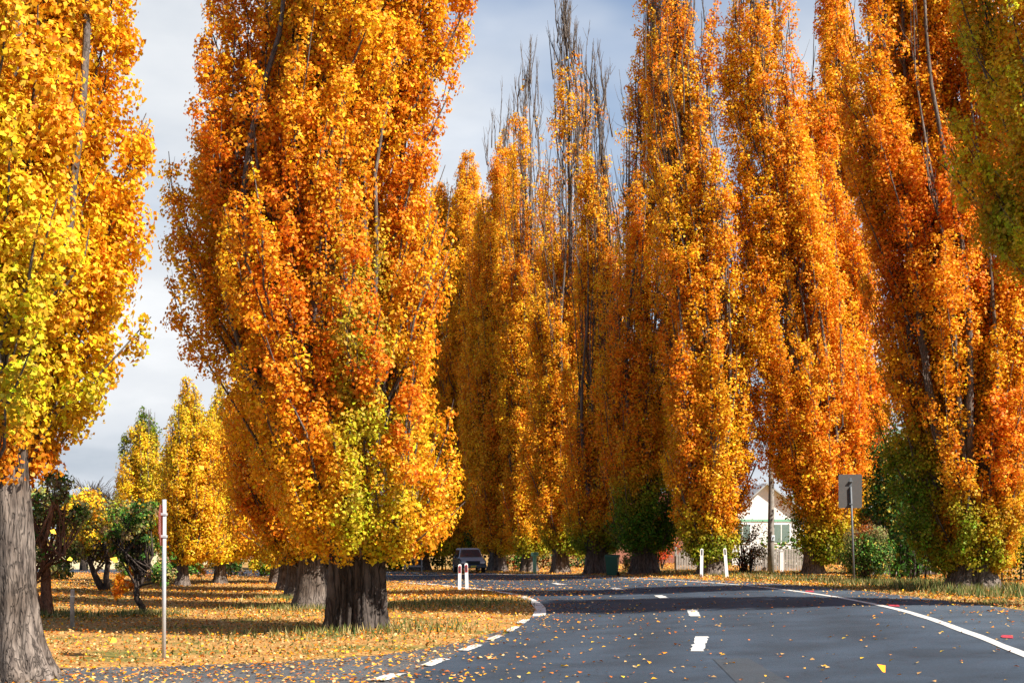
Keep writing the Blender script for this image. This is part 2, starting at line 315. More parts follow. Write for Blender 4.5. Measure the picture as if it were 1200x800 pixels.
# main road: right boundary of the asphalt and left boundary
RIGHT_LINE = [(4.6, -12), (4.7, 0), (5.3, 9)] + pxl([(1200, 768.5), (1140, 744.5), (1070, 719.8), (1017, 707.3), (965, 697.9), (905, 689.8), (860, 685.3), (800, 681), (730, 677.5), (640, 674.5), (540, 672), (450, 670.5)]) + [(-22, 96), (-45, 101)]
RL = resample(RIGHT_LINE, 160)
ASPH_R = [(8.2, -12), (8.3, 0), (9.2, 9)] + pxl([(1285, 733), (1200, 716), (1090, 702), (1000, 691.5), (900, 683.5), (800, 678.5), (730, 675.3), (640, 672.8), (540, 670.6), (450, 669.2)]) + [(-22, 98.5), (-45, 104)]
AR = resample(ASPH_R, 160)
LEFT_EDGE = [(-4.6, -12), (-3.0, 2), (-1.9, 10)] + pxl([(500, 783), (572, 753), (604, 737.5), (622, 724), (627, 712), (618, 703), (598, 697), (540, 688.5), (470, 682.5), (380, 678)]) + [(-22, 86), (-45, 91)]
LE = resample(LEFT_EDGE, 160)
# side street joins from the left in front of the grass; its sheet lies under the main road's
SN = resample([(-0.5, -14), (-9, -9), (-22, -4), (-60, 2)], 40)
SF = resample([g(590, 738)] + pxl([(540, 752), (470, 765), (380, 773), (250, 779), (130, 782), (20, 783)]) + [(-20, 22.5), (-60, 26)], 40)
loft('side_street', SN, SF, 24, 0.012, M['asphalt_old'])
loft('road', LE, AR, 30, 0.022, M['asphalt'])
# worn gravelly shoulder beyond the right-hand line
i0 = 0
loft('tar_patch', [(2.35, -2), (2.45, 8), (2.7, 17), (2.9, 20.5)], [(3.0, -2), (3.1, 8), (3.3, 17), (3.4, 20.5)], 2, 0.027, M['tar'])
def line_strip(name, P, w, jag=0.004, seed=0, off=0.030):
    return loft(name, offset(P, w/2), offset(P, -w/2), 1, off, M['line'], jag=jag, seed=seed)
line_strip('edge_line', RL, 0.17, 0.008, 3)
NOSE = resample(pxl([(622.5, 723), (625, 716), (622, 709), (612, 702.5), (598, 697.5), (570, 692.5), (540, 689.2), (505, 685.6), (470, 683)]), 60)
line_strip('verge_line', offset(NOSE, -0.18), 0.30, 0.006, 4)
def dash(name, quad, off=0.030):
    A = [g(*quad[0]), g(*quad[3])]; B = [g(*quad[1]), g(*quad[2])]
    A = resample(A, 14); B = resample(B, 14); return loft(name, A, B, 1, off, M['line'], jag=0.014, seed=int(quad[0][0]))
for q in [((809, 764.5), (824.5, 764.5), (830, 747), (815, 747)), ((808.5, 723), (821, 723), (816.5, 715.5), (805.5, 715.5)),
          ((773, 701.8), (784, 701.6), (776, 698), (767, 698.2)), ((722, 692), (733, 691.5), (722, 689), (715, 689.4)), ((655, 685.5), (664, 685.3), (652, 683.4), (646, 683.8))]:
    dash('centre_dash', q)
for q in [((430, 799), (455, 799), (474, 791), (456, 791)), ((493, 781), (507, 782), (526, 773.5), (514, 772.5)), ((537, 763), (549, 764), (566, 757), (556, 756)),
          ((568, 750.5), (578, 751.5), (590, 746), (582, 745.2)), ((589, 740.5), (599, 741), (609, 735.2), (601, 734.8)), ((604, 731), (614, 731.3), (621, 726.5), (613, 726.3))]:
    dash('give_way_dash', q)
for q in [((945, 694.2), (955, 694.6), (952, 692.8), (944, 692.6)), ((1043, 711.2), (1055, 711.8), (1052, 709.2), (1041, 708.9)), ((1175, 748.8), (1188, 749.6), (1186, 746), (1174, 745.6))]:
    A = resample([g(*q[0]), g(*q[3])], 4); B = resample([g(*q[1]), g(*q[2])], 4); loft('red_paint_mark', A, B, 1, 0.031, M['paint_red'], jag=0.01, seed=2)
loft('field', [(-160, 92), (-70, 92), (-24, 92)], [(-400, 300), (-150, 300), (-40, 300)], 8, 0.02, M['field'])

# ---------------------------------------------------------------- leaves
def leaf_geo(C, Nn, S, rs, fold=0.18, aspect=0.82):
    n = len(C)
    Nn = Nn / (np.linalg.norm(Nn, axis=1)[:, None] + 1e-9)
    rnd = rs.normal(size=(n, 3)); U = np.cross(Nn, rnd); U /= np.linalg.norm(U, axis=1)[:, None] + 1e-9
    V = np.cross(Nn, U); s = S[:, None]
    co = np.empty((n, 4, 3), np.float32)
    co[:, 0] = C - U * s * 0.45
    co[:, 1] = C + V * s * 0.5 * aspect - U * s * 0.08 + Nn * s * fold
    co[:, 2] = C + U * s * 0.55
    co[:, 3] = C - V * s * 0.5 * aspect - U * s * 0.08 + Nn * s * fold
    return co.reshape(-1, 3)
def leaves_obj(name, C, Nn, S, col, mat, parent, rs, fold=0.18, aspect=0.82):
    co = leaf_geo(C, Nn, S, rs, fold, aspect)
    me = raw_mesh(name, co, np.arange(len(co), dtype=np.int32), 4, colors=col)
    return link(name, me, mat, parent)
TOTAL = [0]
def puff_leaves(P, PR, ncount, size, crown_axis, pal, rs, elong=1.35):
    """P puff centres, PR radii, pal (n,3) colour per puff"""
    n = len(P)
    k = np.maximum(1, (ncount * (PR / PR.mean()) ** 2 * rs.uniform(0.7, 1.3, n))).astype(int)
    idx = np.repeat(np.arange(n), k); m = len(idx)
    d = rs.normal(size=(m, 3)); d /= np.linalg.norm(d, axis=1)[:, None]
    rr = rs.uniform(0, 1, m) ** 0.38 * PR[idx]
    off = d * rr[:, None]; off[:, 2] *= elong
    C = P[idx] + off
    outw = C - crown_axis(C); outw[:, 2] = 0; outw /= np.linalg.norm(outw, axis=1)[:, None] + 1e-6
    Nn = d * 0.8 + outw * 0.45 + rs.normal(size=(m, 3)) * 0.5 + np.array([0, 0, 0.25])
    S = size[idx] * rs.uniform(0.55, 1.35, m)
    col = pal[idx] * rs.uniform(0.72, 1.22, m)[:, None]
    # hue jitter: some leaves more yellow, some more red or brown
    j = rs.normal(0, 0.22, m); col[:, 1] *= np.exp(j)
    br = rs.uniform(size=m) < 0.05; col[br] *= np.array([0.55, 0.45, 0.7])
    lt = rs.uniform(size=m) < 0.06; col[lt] = col[lt] * 0.5 + np.array([0.42, 0.30, 0.05])
    TOTAL[0] += m
    return C, Nn, S, np.clip(col, 0.003, 0.95)
OR = np.array([0.90, 0.325, 0.012]); DO = np.array([0.80, 0.205, 0.010]); YO = np.array([0.92, 0.46, 0.018]); YE = np.array([0.88, 0.58, 0.025])
YG = np.array([0.50, 0.42, 0.018]); GR = np.array([0.10, 0.20, 0.014]); OL = np.array([0.20, 0.17, 0.02]); BR = np.array([0.38, 0.10, 0.012])

def snoise(P, s, seed):        # cheap smooth noise in -1..1
    rs = np.random.RandomState(seed); v = np.zeros(len(P))
    for k in range(5):
        w = rs.normal(size=3) * s * (1 + 0.5 * k); v += np.sin(P @ w + rs.uniform(0, 6.28)) / (1 + 0.4 * k)
    return v / 2.6

def make_trunk(parent, r0, r1, z1, seed, mat, nseg=64, nz=44, flare=0.5, ridge=0.10, lean=(0, 0), z0=-0.15):
    rs = np.random.RandomState(seed)
    th = np.linspace(0, 2*PI, nseg, endpoint=False); zz = z0 + (z1 - z0) * np.linspace(0, 1, nz)
    T, Z = np.meshgrid(th, zz)
    base = r1 + (r0 - r1) * (1 - np.clip(Z / z1, 0, 1))
    fl = 1 + flare * np.exp(-np.maximum(Z, 0) / (0.35 * r0 / 0.6 + 0.1))
    rg = np.zeros_like(T)
    for k, am in ((3, 0.7), (5, 1.0), (8, 0.8), (13, 0.6), (21, 0.5), (34, 0.4), (47, 0.3)):
        rg += am * np.cos(k * T + rs.uniform(0, 6.28) + rs.normal(0, 0.35) * Z + 0.5 * np.sin(Z * rs.uniform(1, 3) + k)) 
    rg = rg / 2.2
    Rr = base * fl * (1 + ridge * rg * (1 + 0.8 * np.exp(-np.maximum(Z, 0) / 0.6)) + rs.normal(0, ridge * 0.09, T.shape))
    fr = np.clip(Z / z1, 0, 1)
    X = Rr * np.cos(T) + lean[0] * fr; Y = Rr * np.sin(T) + lean[1] * fr
    co = np.stack([X, Y, Z], -1).reshape(-1, 3)
    i, j = np.meshgrid(np.arange(nz-1), np.arange(nseg), indexing='ij'); a = i*nseg + j; b = i*nseg + (j+1) % nseg
    f = np.stack([a, b, b + nseg, a + nseg], -1).reshape(-1)
    return link('trunk', raw_mesh('trunk', co, f, 4, True), mat, parent)
def tubes_np(paths, radii, sides):
    """many thin tubes of equal point count -> co, quads"""
    P = np.asarray(paths, float); n, k, _ = P.shape; Rr = np.asarray(radii, float)
    D = np.gradient(P, axis=1); D /= np.linalg.norm(D, axis=2)[..., None] + 1e-9
    A = np.where(np.abs(D[..., :1]) < 0.8, np.array([1., 0, 0]), np.array([0, 1., 0]))
    U = np.cross(D, A); U /= np.linalg.norm(U, axis=2)[..., None] + 1e-9; V = np.cross(D, U)
    t = np.arange(sides) * 2*PI / sides
    co = P[:, :, None, :] + Rr[:, :, None, None] * (U[:, :, None, :] * np.cos(t)[None, None, :, None] + V[:, :, None, :] * np.sin(t)[None, None, :, None])
    i, j, s = np.meshgrid(np.arange(n), np.arange(k-1), np.arange(sides), indexing='ij'); s2 = (s + 1) % sides
    a = (i*k + j)*sides + s; b = (i*k + j)*sides + s2; f = np.stack([a, b, b + sides, a + sides], -1).reshape(-1)
    return co.reshape(-1, 3), f
def join_np(parts):
    co = []; f = []; b = 0
    for c, q in parts: co.append(c); f.append(q + b); b += len(c)
    return np.concatenate(co), np.concatenate(f)

def poplar(label, base_px, outline, pal, seed, trunk=(0.5, 0.38), z_trunk=2.2, nst=26, puff=0.34, dz=0.36, kk=3, lpp=40, leaf=0.10,
           group=None, cat='poplar tree', name='poplar_tree', gap=0.0, bare=None, spires=0, depth=1.0, mat=None, top_lod=13.5, flare=0.5, world=None,
           colr=0.5, tseg=64, low_fill=1.0, ridge=0.10, twigs=0.5, plume=(0.6, 3.6), dens=1.5, cl=1.0, bark='bark', lobes=1.0):
    rs = np.random.RandomState(seed)
    if world is None: bx, by, bz = gz(*base_px)
    else: bx, by = world; bz = float(h(bx, by))
    root = empty(name, (bx, by, bz), 0, label, cat, group)
    O = np.array(sorted(outline, key=lambda r: -r[0]), float)       # from the bottom up
    oz = EYE + (HY - O[:, 0]) / F * by - bz; oc = ((O[:, 1] + O[:, 2]) / 2 - 600) / F * by - bx; orr = (O[:, 2] - O[:, 1]) / 2 / F * by
    zb, zt = oz[0], oz[-1]; H_ = zt - zb
    cx = lambda z: np.interp(z, oz, oc); rad = lambda z: np.interp(z, oz, orr)
    # stems: rise from the trunk, follow the envelope at their own fraction of its radius
    rho = np.sqrt(rs.uniform(0.0, 1, nst)) * 0.88; th = rs.uniform(0, 2*PI) + np.arange(nst) * 2.39996 + rs.normal(0, 0.2, nst)
    ztip = zb + H_ * np.where(rho > 0.55, rs.uniform(0.55, 0.97, nst), rs.uniform(0.80, 1.0, nst)); ztip[np.argmin(rho)] = zt
    zst = z_trunk * rs.uniform(0.55, 1.0, nst)
    npt = 16; tt = np.linspace(0, 1, npt); Z = zst[:, None] + (ztip - zst)[:, None] * tt[None, :]
    ph = rs.uniform(0, 6.28, (nst, 2)); fq = rs.uniform(0.3, 0.7, (nst, 2))
    def stem_xy(i, z, f=1.0):
        join = np.clip((z - zst[i]) / (0.22 * H_ + 0.8), 0, 1); join = join * (2 - join)
        r_ = rad(z) * rho[i] * join * f
        wob = 0.10 * np.minimum(1, (z - zst[i]) / 3)
        return cx(z) * join + r_ * np.cos(th[i]) + wob * np.sin(fq[i, 0] * z + ph[i, 0]), depth * r_ * np.sin(th[i]) + wob * np.sin(fq[i, 1] * z + ph[i, 1])
    P = np.zeros((nst, npt, 3))
    for i in range(nst):
        x, y = stem_xy(np.full(npt, i), Z[i], 0.72); P[i] = np.stack([x, y, Z[i]], 1)
    r0 = trunk[1] * rs.uniform(0.10, 0.30, nst); r0[np.argmin(rho)] = trunk[1] * 0.6
    SR = r0[:, None] * (1 - 0.93 * tt[None, :]) + 0.006
    parts_np = [tubes_np(P, SR, 6)]
    # plumes: upright pointed flames of foliage over the crown, each on a branch of its own, filled with small leaf clumps
    zg = np.linspace(zb, zt, 200); area = np.trapezoid(rad(zg) * 2*PI, zg) if hasattr(np, 'trapezoid') else np.trapz(rad(zg) * 2*PI, zg)
    mr, ml = plume
    npl = int(dens * area / (mr * 2 * ml * 0.62)); ncore = int(npl * 0.35); nall = npl + ncore
    cdf = np.cumsum(rad(zg)); cdf /= cdf[-1]
    ptop = np.interp(rs.uniform(0, 1, nall), cdf, zg) + rs.uniform(0.2, 0.9, nall) * 0.35 * ml; ptop[:3] = zt
    ptop = np.minimum(ptop, zt + 0.1)
    prho = np.where(np.arange(nall) < npl, rs.uniform(0.70, 1.02, nall), np.sqrt(rs.uniform(0.02, 0.42, nall)))
    prho = np.where(ptop > zt - 1.0, prho * 0.6, prho)
    pth = rs.uniform(0, 2*PI, nall)
    gn = snoise(np.stack([2.3*np.cos(pth), 2.3*np.sin(pth), ptop * 0.16 + 0*pth], 1), 1.0, seed + 31)
    groove = np.clip((-gn - 0.12) * 3.0, 0, 1); prho = prho * (1 - 0.48 * groove * lobes) * (1 + 0.10 * np.clip(gn, 0, 1) * lobes)
    plen = ml * rs.uniform(0.5, 1.7, nall); prm = mr * rs.uniform(0.55, 1.45, nall) * np.clip(rad(ptop) / 1.0, 0.4, 1)
    pbot = np.maximum(ptop - plen, z_trunk * 0.8); plen = np.maximum(ptop - pbot, 0.3)
    def plume_xy(i, s):
        z = pbot[i] + plen[i] * s; f = prho[i] * (0.62 + 0.42 * s) 
        rr_ = np.maximum(rad(np.maximum(z, zb)) - prm[i] * 0.25, 0.05) * f
        return cx(z) + rr_ * np.cos(pth[i]), depth * rr_ * np.sin(pth[i]), z
    nclump = np.maximum(4, (cl * prm * plen / (puff * puff)).astype(int))
    own = np.repeat(np.arange(nall), nclump); ss = rs.beta(1.15, 1.15, len(own))
    x, y, z = plume_xy(own, ss)
    prof = 1.55 * (ss + 0.10) ** 0.5 * np.maximum(1 - ss, 0.0) ** 0.7 + 0.05
    aa = rs.uniform(0, 2*PI, len(own)); ro = prm[own] * prof * np.sqrt(rs.uniform(0.15, 1, len(own)))
    pc = np.stack([x + ro*np.cos(aa), y + ro*np.sin(aa), z], 1); ppr = puff * rs.uniform(0.6, 1.3, len(own)) * (1.1 - 0.45*ss)
    okz = z > zb + puff*0.3; pc = pc[okz]; ppr = ppr[okz]; own = own[okz]
    nst_c = nall
    if bare is not None:
        kq = rs.uniform(size=nall) > np.clip((ptop - bare[0]) / (bare[1] - bare[0]), 0, 1) * (1 - bare[2])
    else: kq = np.ones(nall, bool)
    if gap: kq &= rs.uniform(size=nall) > gap * 0.45
    # branch of every plume, bare ones too
    si = rs.randint(0, nst, nall); kz = 5; st_ = np.linspace(0, 1.04, kz)
    bp_ = np.zeros((nall, kz + 1, 3)); z0_ = np.maximum(pbot - 0.9, z_trunk * 0.7)
    sx, sy = stem_xy(si, np.maximum(z0_, zst[si]), 0.5); 
    bp_[:, 0] = np.stack([cx(z0_) * np.clip((z0_ - z_trunk)/(0.22*H_ + .8), 0, 1) + 0.3*rad(z0_)*prho*np.cos(pth), 0.3*rad(z0_)*prho*np.sin(pth), z0_], 1)
    for q_ in range(kz):
        x, y, z = plume_xy(np.arange(nall), st_[q_]); bp_[:, q_+1] = np.stack([x, y, z], 1) + rs.normal(0, 0.04, (nall, 3)) * [1, 1, 0]
    parts_np.append(tubes_np(bp_, 0.034 * (1 - 0.88*np.linspace(0, 1, kz+1))[None, :] * rs.uniform(.6, 1.3, nall)[:, None] + 0.003, 4))
    # forking bare twigs on the leafless plumes
    bare_i = np.where(~kq)[0]
    if len(bare_i):
        bi = np.repeat(bare_i, 9); q1 = rs.uniform(0.1, 0.8, len(bi)); x, y, z = plume_xy(bi, q1); A = np.stack([x, y, z], 1)
        e = np.stack([rs.normal(0, .22, len(bi)), rs.normal(0, .22, len(bi)), rs.uniform(.4, 1.2, len(bi))], 1)
        parts_np.append(tubes_np(np.stack([A, A + e*[.6, .6, .4], A + e], 1), np.tile([0.013, 0.009, 0.004], (len(bi), 1)), 3))
    kc = kq[own] | (rs.uniform(size=len(own)) < 0.10); pc = pc[kc]; ppr = ppr[kc]; own = own[kc]
    ok = pc[:, 2] < zt + 0.3
    sel = rs.uniform(size=len(pc)) < twigs * 0.25
    ii = own[sel]; q = pc[sel]; x, y, z = plume_xy(ii, np.clip((q[:, 2] - 0.35 - pbot[ii]) / plen[ii], 0, 1)); A = np.stack([x, y, z], 1)
    B = q + np.stack([rs.normal(0, .04, len(q)), rs.normal(0, .04, len(q)), rs.uniform(0.05, 0.3, len(q))], 1)
    parts_np.append(tubes_np(np.stack([A, A*.45 + B*.55, B], 1), np.tile([0.012, 0.008, 0.003], (len(q), 1)) * (leaf / 0.09), 3))
    if spires:                                                       # bare vertical spires beyond the leafy top
        ns = spires; a0 = rs.uniform(0, 2*PI, ns); zz = zt - rs.uniform(0.3, 4.0, ns); r_ = rad(zz) * rs.uniform(0, 0.95, ns)
        A = np.stack([cx(zz) + r_*np.cos(a0), depth*r_*np.sin(a0), zz], 1); ln = rs.uniform(1.2, 3.6, ns)
        kq = 6; t_ = np.linspace(0, 1, kq); S_ = A[:, None, :] + np.stack([rs.normal(0, .25, ns), rs.normal(0, .25, ns), ln], 1)[:, None, :] * t_[None, :, None]
        S_[:, :, :2] += rs.normal(0, 0.03, (ns, kq, 2))
        parts_np.append(tubes_np(S_, 0.045 * (1 - 0.85 * t_)[None, :] * rs.uniform(0.5, 1.1, ns)[:, None], 4))
        tz = rs.randint(0, ns, ns * 7); tq = rs.uniform(0.05, 0.85, ns * 7); base_ = A[tz] + (S_[tz, -1] - S_[tz, 0]) * tq[:, None]
        tip_ = base_ + np.stack([rs.normal(0, .13, ns*7), rs.normal(0, .13, ns*7), rs.uniform(.3, .9, ns*7)], 1)
        parts_np.append(tubes_np(np.stack([base_, base_*.5+tip_*.5, tip_], 1), np.tile([0.014, 0.010, 0.005], (ns*7, 1)), 3))
    pc = pc[ok]; ppr = ppr[ok]; own = own[ok]
    # detail drops above what the photograph can see
    hi = pc[:, 2] > top_lod + 1.0; drop = hi & (rs.uniform(size=len(pc)) < 0.45); pc = pc[~drop]; ppr = ppr[~drop]; own = own[~drop]; hi = hi[~drop]
    ppr[hi] *= 1.25
    size = np.where(hi, leaf * 2.0, leaf)
    frac = (pc[:, 2] - zb) / H_
    wp = pc + np.array([bx, by, 0]); rsp = np.random.RandomState(seed + 77)
    pcol = pal(frac, (pc[:, 0] - cx(pc[:, 2])) / np.maximum(rad(pc[:, 2]), 0.2), pc, snoise(pc * np.array([1, 1, 0.5]), 0.9, seed + 2), rsp.uniform(-1, 1, nst_c)[own], rsp)
    axis = lambda C: np.stack([cx(C[:, 2]), np.zeros(len(C)), C[:, 2]], 1)
    nlo = (~hi).sum()
    C1 = puff_leaves(pc[~hi], ppr[~hi], lpp, size[~hi], axis, pcol[~hi], rs) if nlo else None
    C2 = puff_leaves(pc[hi], ppr[hi], max(8, lpp * 0.3), size[hi], axis, pcol[hi], rs) if hi.any() else None
    both = [c for c in (C1, C2) if c is not None]; C, Nn, S, col = [np.concatenate([b[i] for b in both]) for i in range(4)]
    leaves_obj('crown', C, Nn, S, col, mat or M['leaf'], root, rs)
    co, f = join_np(parts_np)
    link('branches', raw_mesh('branches', co, f, 4, True), M['bark_fine'], root)
    make_trunk(root, trunk[0], trunk[1], z_trunk + 0.3, seed, M[bark], nseg=tseg, nz=44 if tseg > 40 else 20, flare=flare, ridge=ridge)
    return root

def mixc(a, b, w): w = np.clip(w, 0, 1)[:, None]; return a * (1 - w) + b * w
def pal_orange(green_top=0.12, green_amt=0.9, yellow=0.5, deep=0.5):
    def f(fr, u, p, n, st, rs):
        m = len(fr); c = mixc(np.tile(OR, (m, 1)), YO, 0.15 + yellow + 0.45*n + 0.3*st + rs.normal(0, .15, m))
        c = mixc(c, DO, deep * (0.3 - 0.7*n - 0.5*st) + rs.normal(0, .1, m))
        gw = green_amt * np.clip((green_top - fr) / max(green_top, 1e-3) * 1.6 + 0.5*n, 0, 1) * (fr < green_top*1.6)
        c = mixc(c, YG, gw * 1.3); c = mixc(c, GR, np.clip(gw - 0.45, 0, 1) * 1.5)
        return c
    return f

GP = 'tall poplars standing round the bend'
# 1. foreground tree at the left edge
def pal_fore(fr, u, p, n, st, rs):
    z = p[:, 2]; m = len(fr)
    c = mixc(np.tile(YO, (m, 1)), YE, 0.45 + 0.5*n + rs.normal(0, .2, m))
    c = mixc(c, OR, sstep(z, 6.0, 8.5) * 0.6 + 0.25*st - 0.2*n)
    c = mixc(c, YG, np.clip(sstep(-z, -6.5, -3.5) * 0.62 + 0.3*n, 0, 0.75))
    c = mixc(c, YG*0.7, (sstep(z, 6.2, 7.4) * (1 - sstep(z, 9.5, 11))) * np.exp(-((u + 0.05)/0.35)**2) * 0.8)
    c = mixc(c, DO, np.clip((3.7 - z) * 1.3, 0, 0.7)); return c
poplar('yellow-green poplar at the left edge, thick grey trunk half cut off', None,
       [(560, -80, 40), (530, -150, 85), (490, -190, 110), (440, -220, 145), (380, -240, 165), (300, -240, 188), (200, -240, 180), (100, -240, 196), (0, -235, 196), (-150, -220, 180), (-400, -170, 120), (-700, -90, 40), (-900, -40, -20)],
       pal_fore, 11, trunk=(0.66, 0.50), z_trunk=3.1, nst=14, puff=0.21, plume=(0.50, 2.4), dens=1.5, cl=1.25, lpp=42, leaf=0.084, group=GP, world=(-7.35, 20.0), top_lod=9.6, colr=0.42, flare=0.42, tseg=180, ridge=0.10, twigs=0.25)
# 2. the big tree
def pal_big(fr, u, p, n, st, rs):
    m = len(fr); z = p[:, 2]
    c = mixc(np.tile(OR, (m, 1)), YO, 0.8 + 0.5*n + 0.4*st + rs.normal(0, .15, m))
    c = mixc(c, DO, 0.02 - 0.55*n - 0.35*st)
    c = mixc(c, YO, sstep(-z, -5.5, -2.5) * 0.5 * (u < 0.1))
    gw = np.exp(-((u - 0.33)/0.26)**2) * (1 - sstep(z, 6.5, 9.5)) + np.exp(-((u - 0.2)/0.3)**2) * (z < 2.9)
    gw = gw * np.clip(0.75 + 0.7*st + 0.5*n, 0, 1.2); c = mixc(c, YG*1.15, np.clip(gw, 0, 1)); c = mixc(c, OL*1.2, np.clip(gw * (0.2 - 0.8*n), 0, 0.6)); return c
poplar('huge orange poplar with the widest dark furrowed trunk, on the leafy verge', (421, 738),
       [(650, 345, 505), (635, 312, 530), (600, 280, 545), (540, 258, 545), (470, 240, 540), (400, 204, 536), (300, 197, 540), (220, 200, 528), (130, 225, 535), (60, 245, 552), (-30, 250, 556), (-200, 270, 520), (-380, 310, 470), (-540, 360, 420)],
       pal_big, 23, trunk=(0.53, 0.53), z_trunk=2.0, nst=16, puff=0.22, plume=(0.50, 2.7), dens=1.35, cl=1.25, lpp=44, leaf=0.078, group=GP, top_lod=12.6, colr=0.50, flare=0.16, tseg=110, ridge=0.13, gap=0.16, twigs=0.7, bark='bark_shaded')
# 3. the rest of the left row, behind the big tree
left_row = [((366, 713), [(650, 310, 430), (620, 280, 450), (560, 262, 455), (470, 262, 460), (300, 268, 455), (100, 290, 440), (-100, 320, 410), (-180, 360, 370)], 31, 'orange poplar directly behind the huge trunk, second in the left row', 0.40),
            ((350, 701), [(655, 295, 410), (630, 262, 425), (560, 250, 430), (460, 254, 420), (350, 280, 410), (200, 300, 390), (60, 335, 355)], 32, 'orange poplar third in the left row, pale trunk beside the huge one', 0.36),
            ((338, 692), [(656, 285, 400), (630, 255, 405), (560, 247, 395), (490, 262, 385), (400, 285, 370), (250, 325, 335)], 33, 'amber poplar fourth in the left row, leaves over the lawn', 0.34),
            ((327, 683), [(658, 268, 380), (625, 222, 380), (560, 222, 370), (510, 236, 352), (450, 275, 330), (400, 298, 308)], 34, 'low yellow-orange poplar at the far end of the left row', 0.34)]
for b_, o_, s_, l_, tr_ in left_row:
    poplar(l_, b_, o_, pal_orange(0.05, 0.4, 0.75 if s_ > 32 else 0.5, 0.4), s_, trunk=(tr_+0.06, tr_), z_trunk=1.7, nst=12, puff=0.28, plume=(0.6, 3.2), dens=1.5, cl=1.1, lpp=34, leaf=0.10, group=GP, tseg=40, top_lod=11, colr=0.55, flare=0.35, ridge=0.08)
def pal_yellow(fr, u, p, n, st, rs):
    m = len(fr); c = mixc(np.tile(YE, (m, 1)), YO, 0.75 - 0.5*n + rs.normal(0, .15, m)); return mixc(c, YG, 0.15 + 0.5*n*(fr > .2) + 0.3*st)
def pal_yelgreen(fr, u, p, n, st, rs):
    m = len(fr); c = mixc(np.tile(YE, (m, 1)), YO, 0.4 + 0.5*n); return mixc(c, GR*1.1, np.clip(0.45 + 1.3*n + 0.5*(u - .1), 0, 0.95))
poplar('pointed golden yellow poplar standing on the lawn behind the left sign pole', (214, 686),
       [(668, 192, 240), (640, 180, 266), (590, 176, 274), (540, 182, 268), (500, 188, 262), (470, 194, 252), (452, 202, 240), (444, 212, 226)], pal_yellow, 41, trunk=(0.26, 0.2), z_trunk=1.6,
       nst=8, puff=0.26, plume=(0.36, 2.2), dens=1.8, cl=1.2, lpp=30, leaf=0.10, group=GP, tseg=32, colr=0.42)
poplar('amber-yellow poplar between the golden one and the left row', (258, 684),
       [(668, 236, 285), (640, 222, 305), (590, 216, 308), (540, 218, 305), (500, 226, 298), (475, 238, 286), (455, 252, 270)], pal_yellow, 43, trunk=(0.26, 0.2), z_trunk=1.6,
       nst=8, puff=0.28, plume=(0.40, 2.4), dens=1.6, cl=1.1, lpp=30, leaf=0.11, group=GP, tseg=32, colr=0.42)
poplar('yellow poplar streaked with green, left of the golden one and behind the dark leaning tree', (170, 681),
       [(650, 148, 205), (600, 136, 212), (560, 136, 208), (520, 142, 204), (498, 150, 196), (480, 160, 186)], pal_yelgreen, 42, trunk=(0.25, 0.2), z_trunk=2.2,
       nst=8, puff=0.28, plume=(0.40, 2.2), dens=1.8, cl=1.2, lpp=30, leaf=0.11, group=GP, tseg=32, colr=0.45)
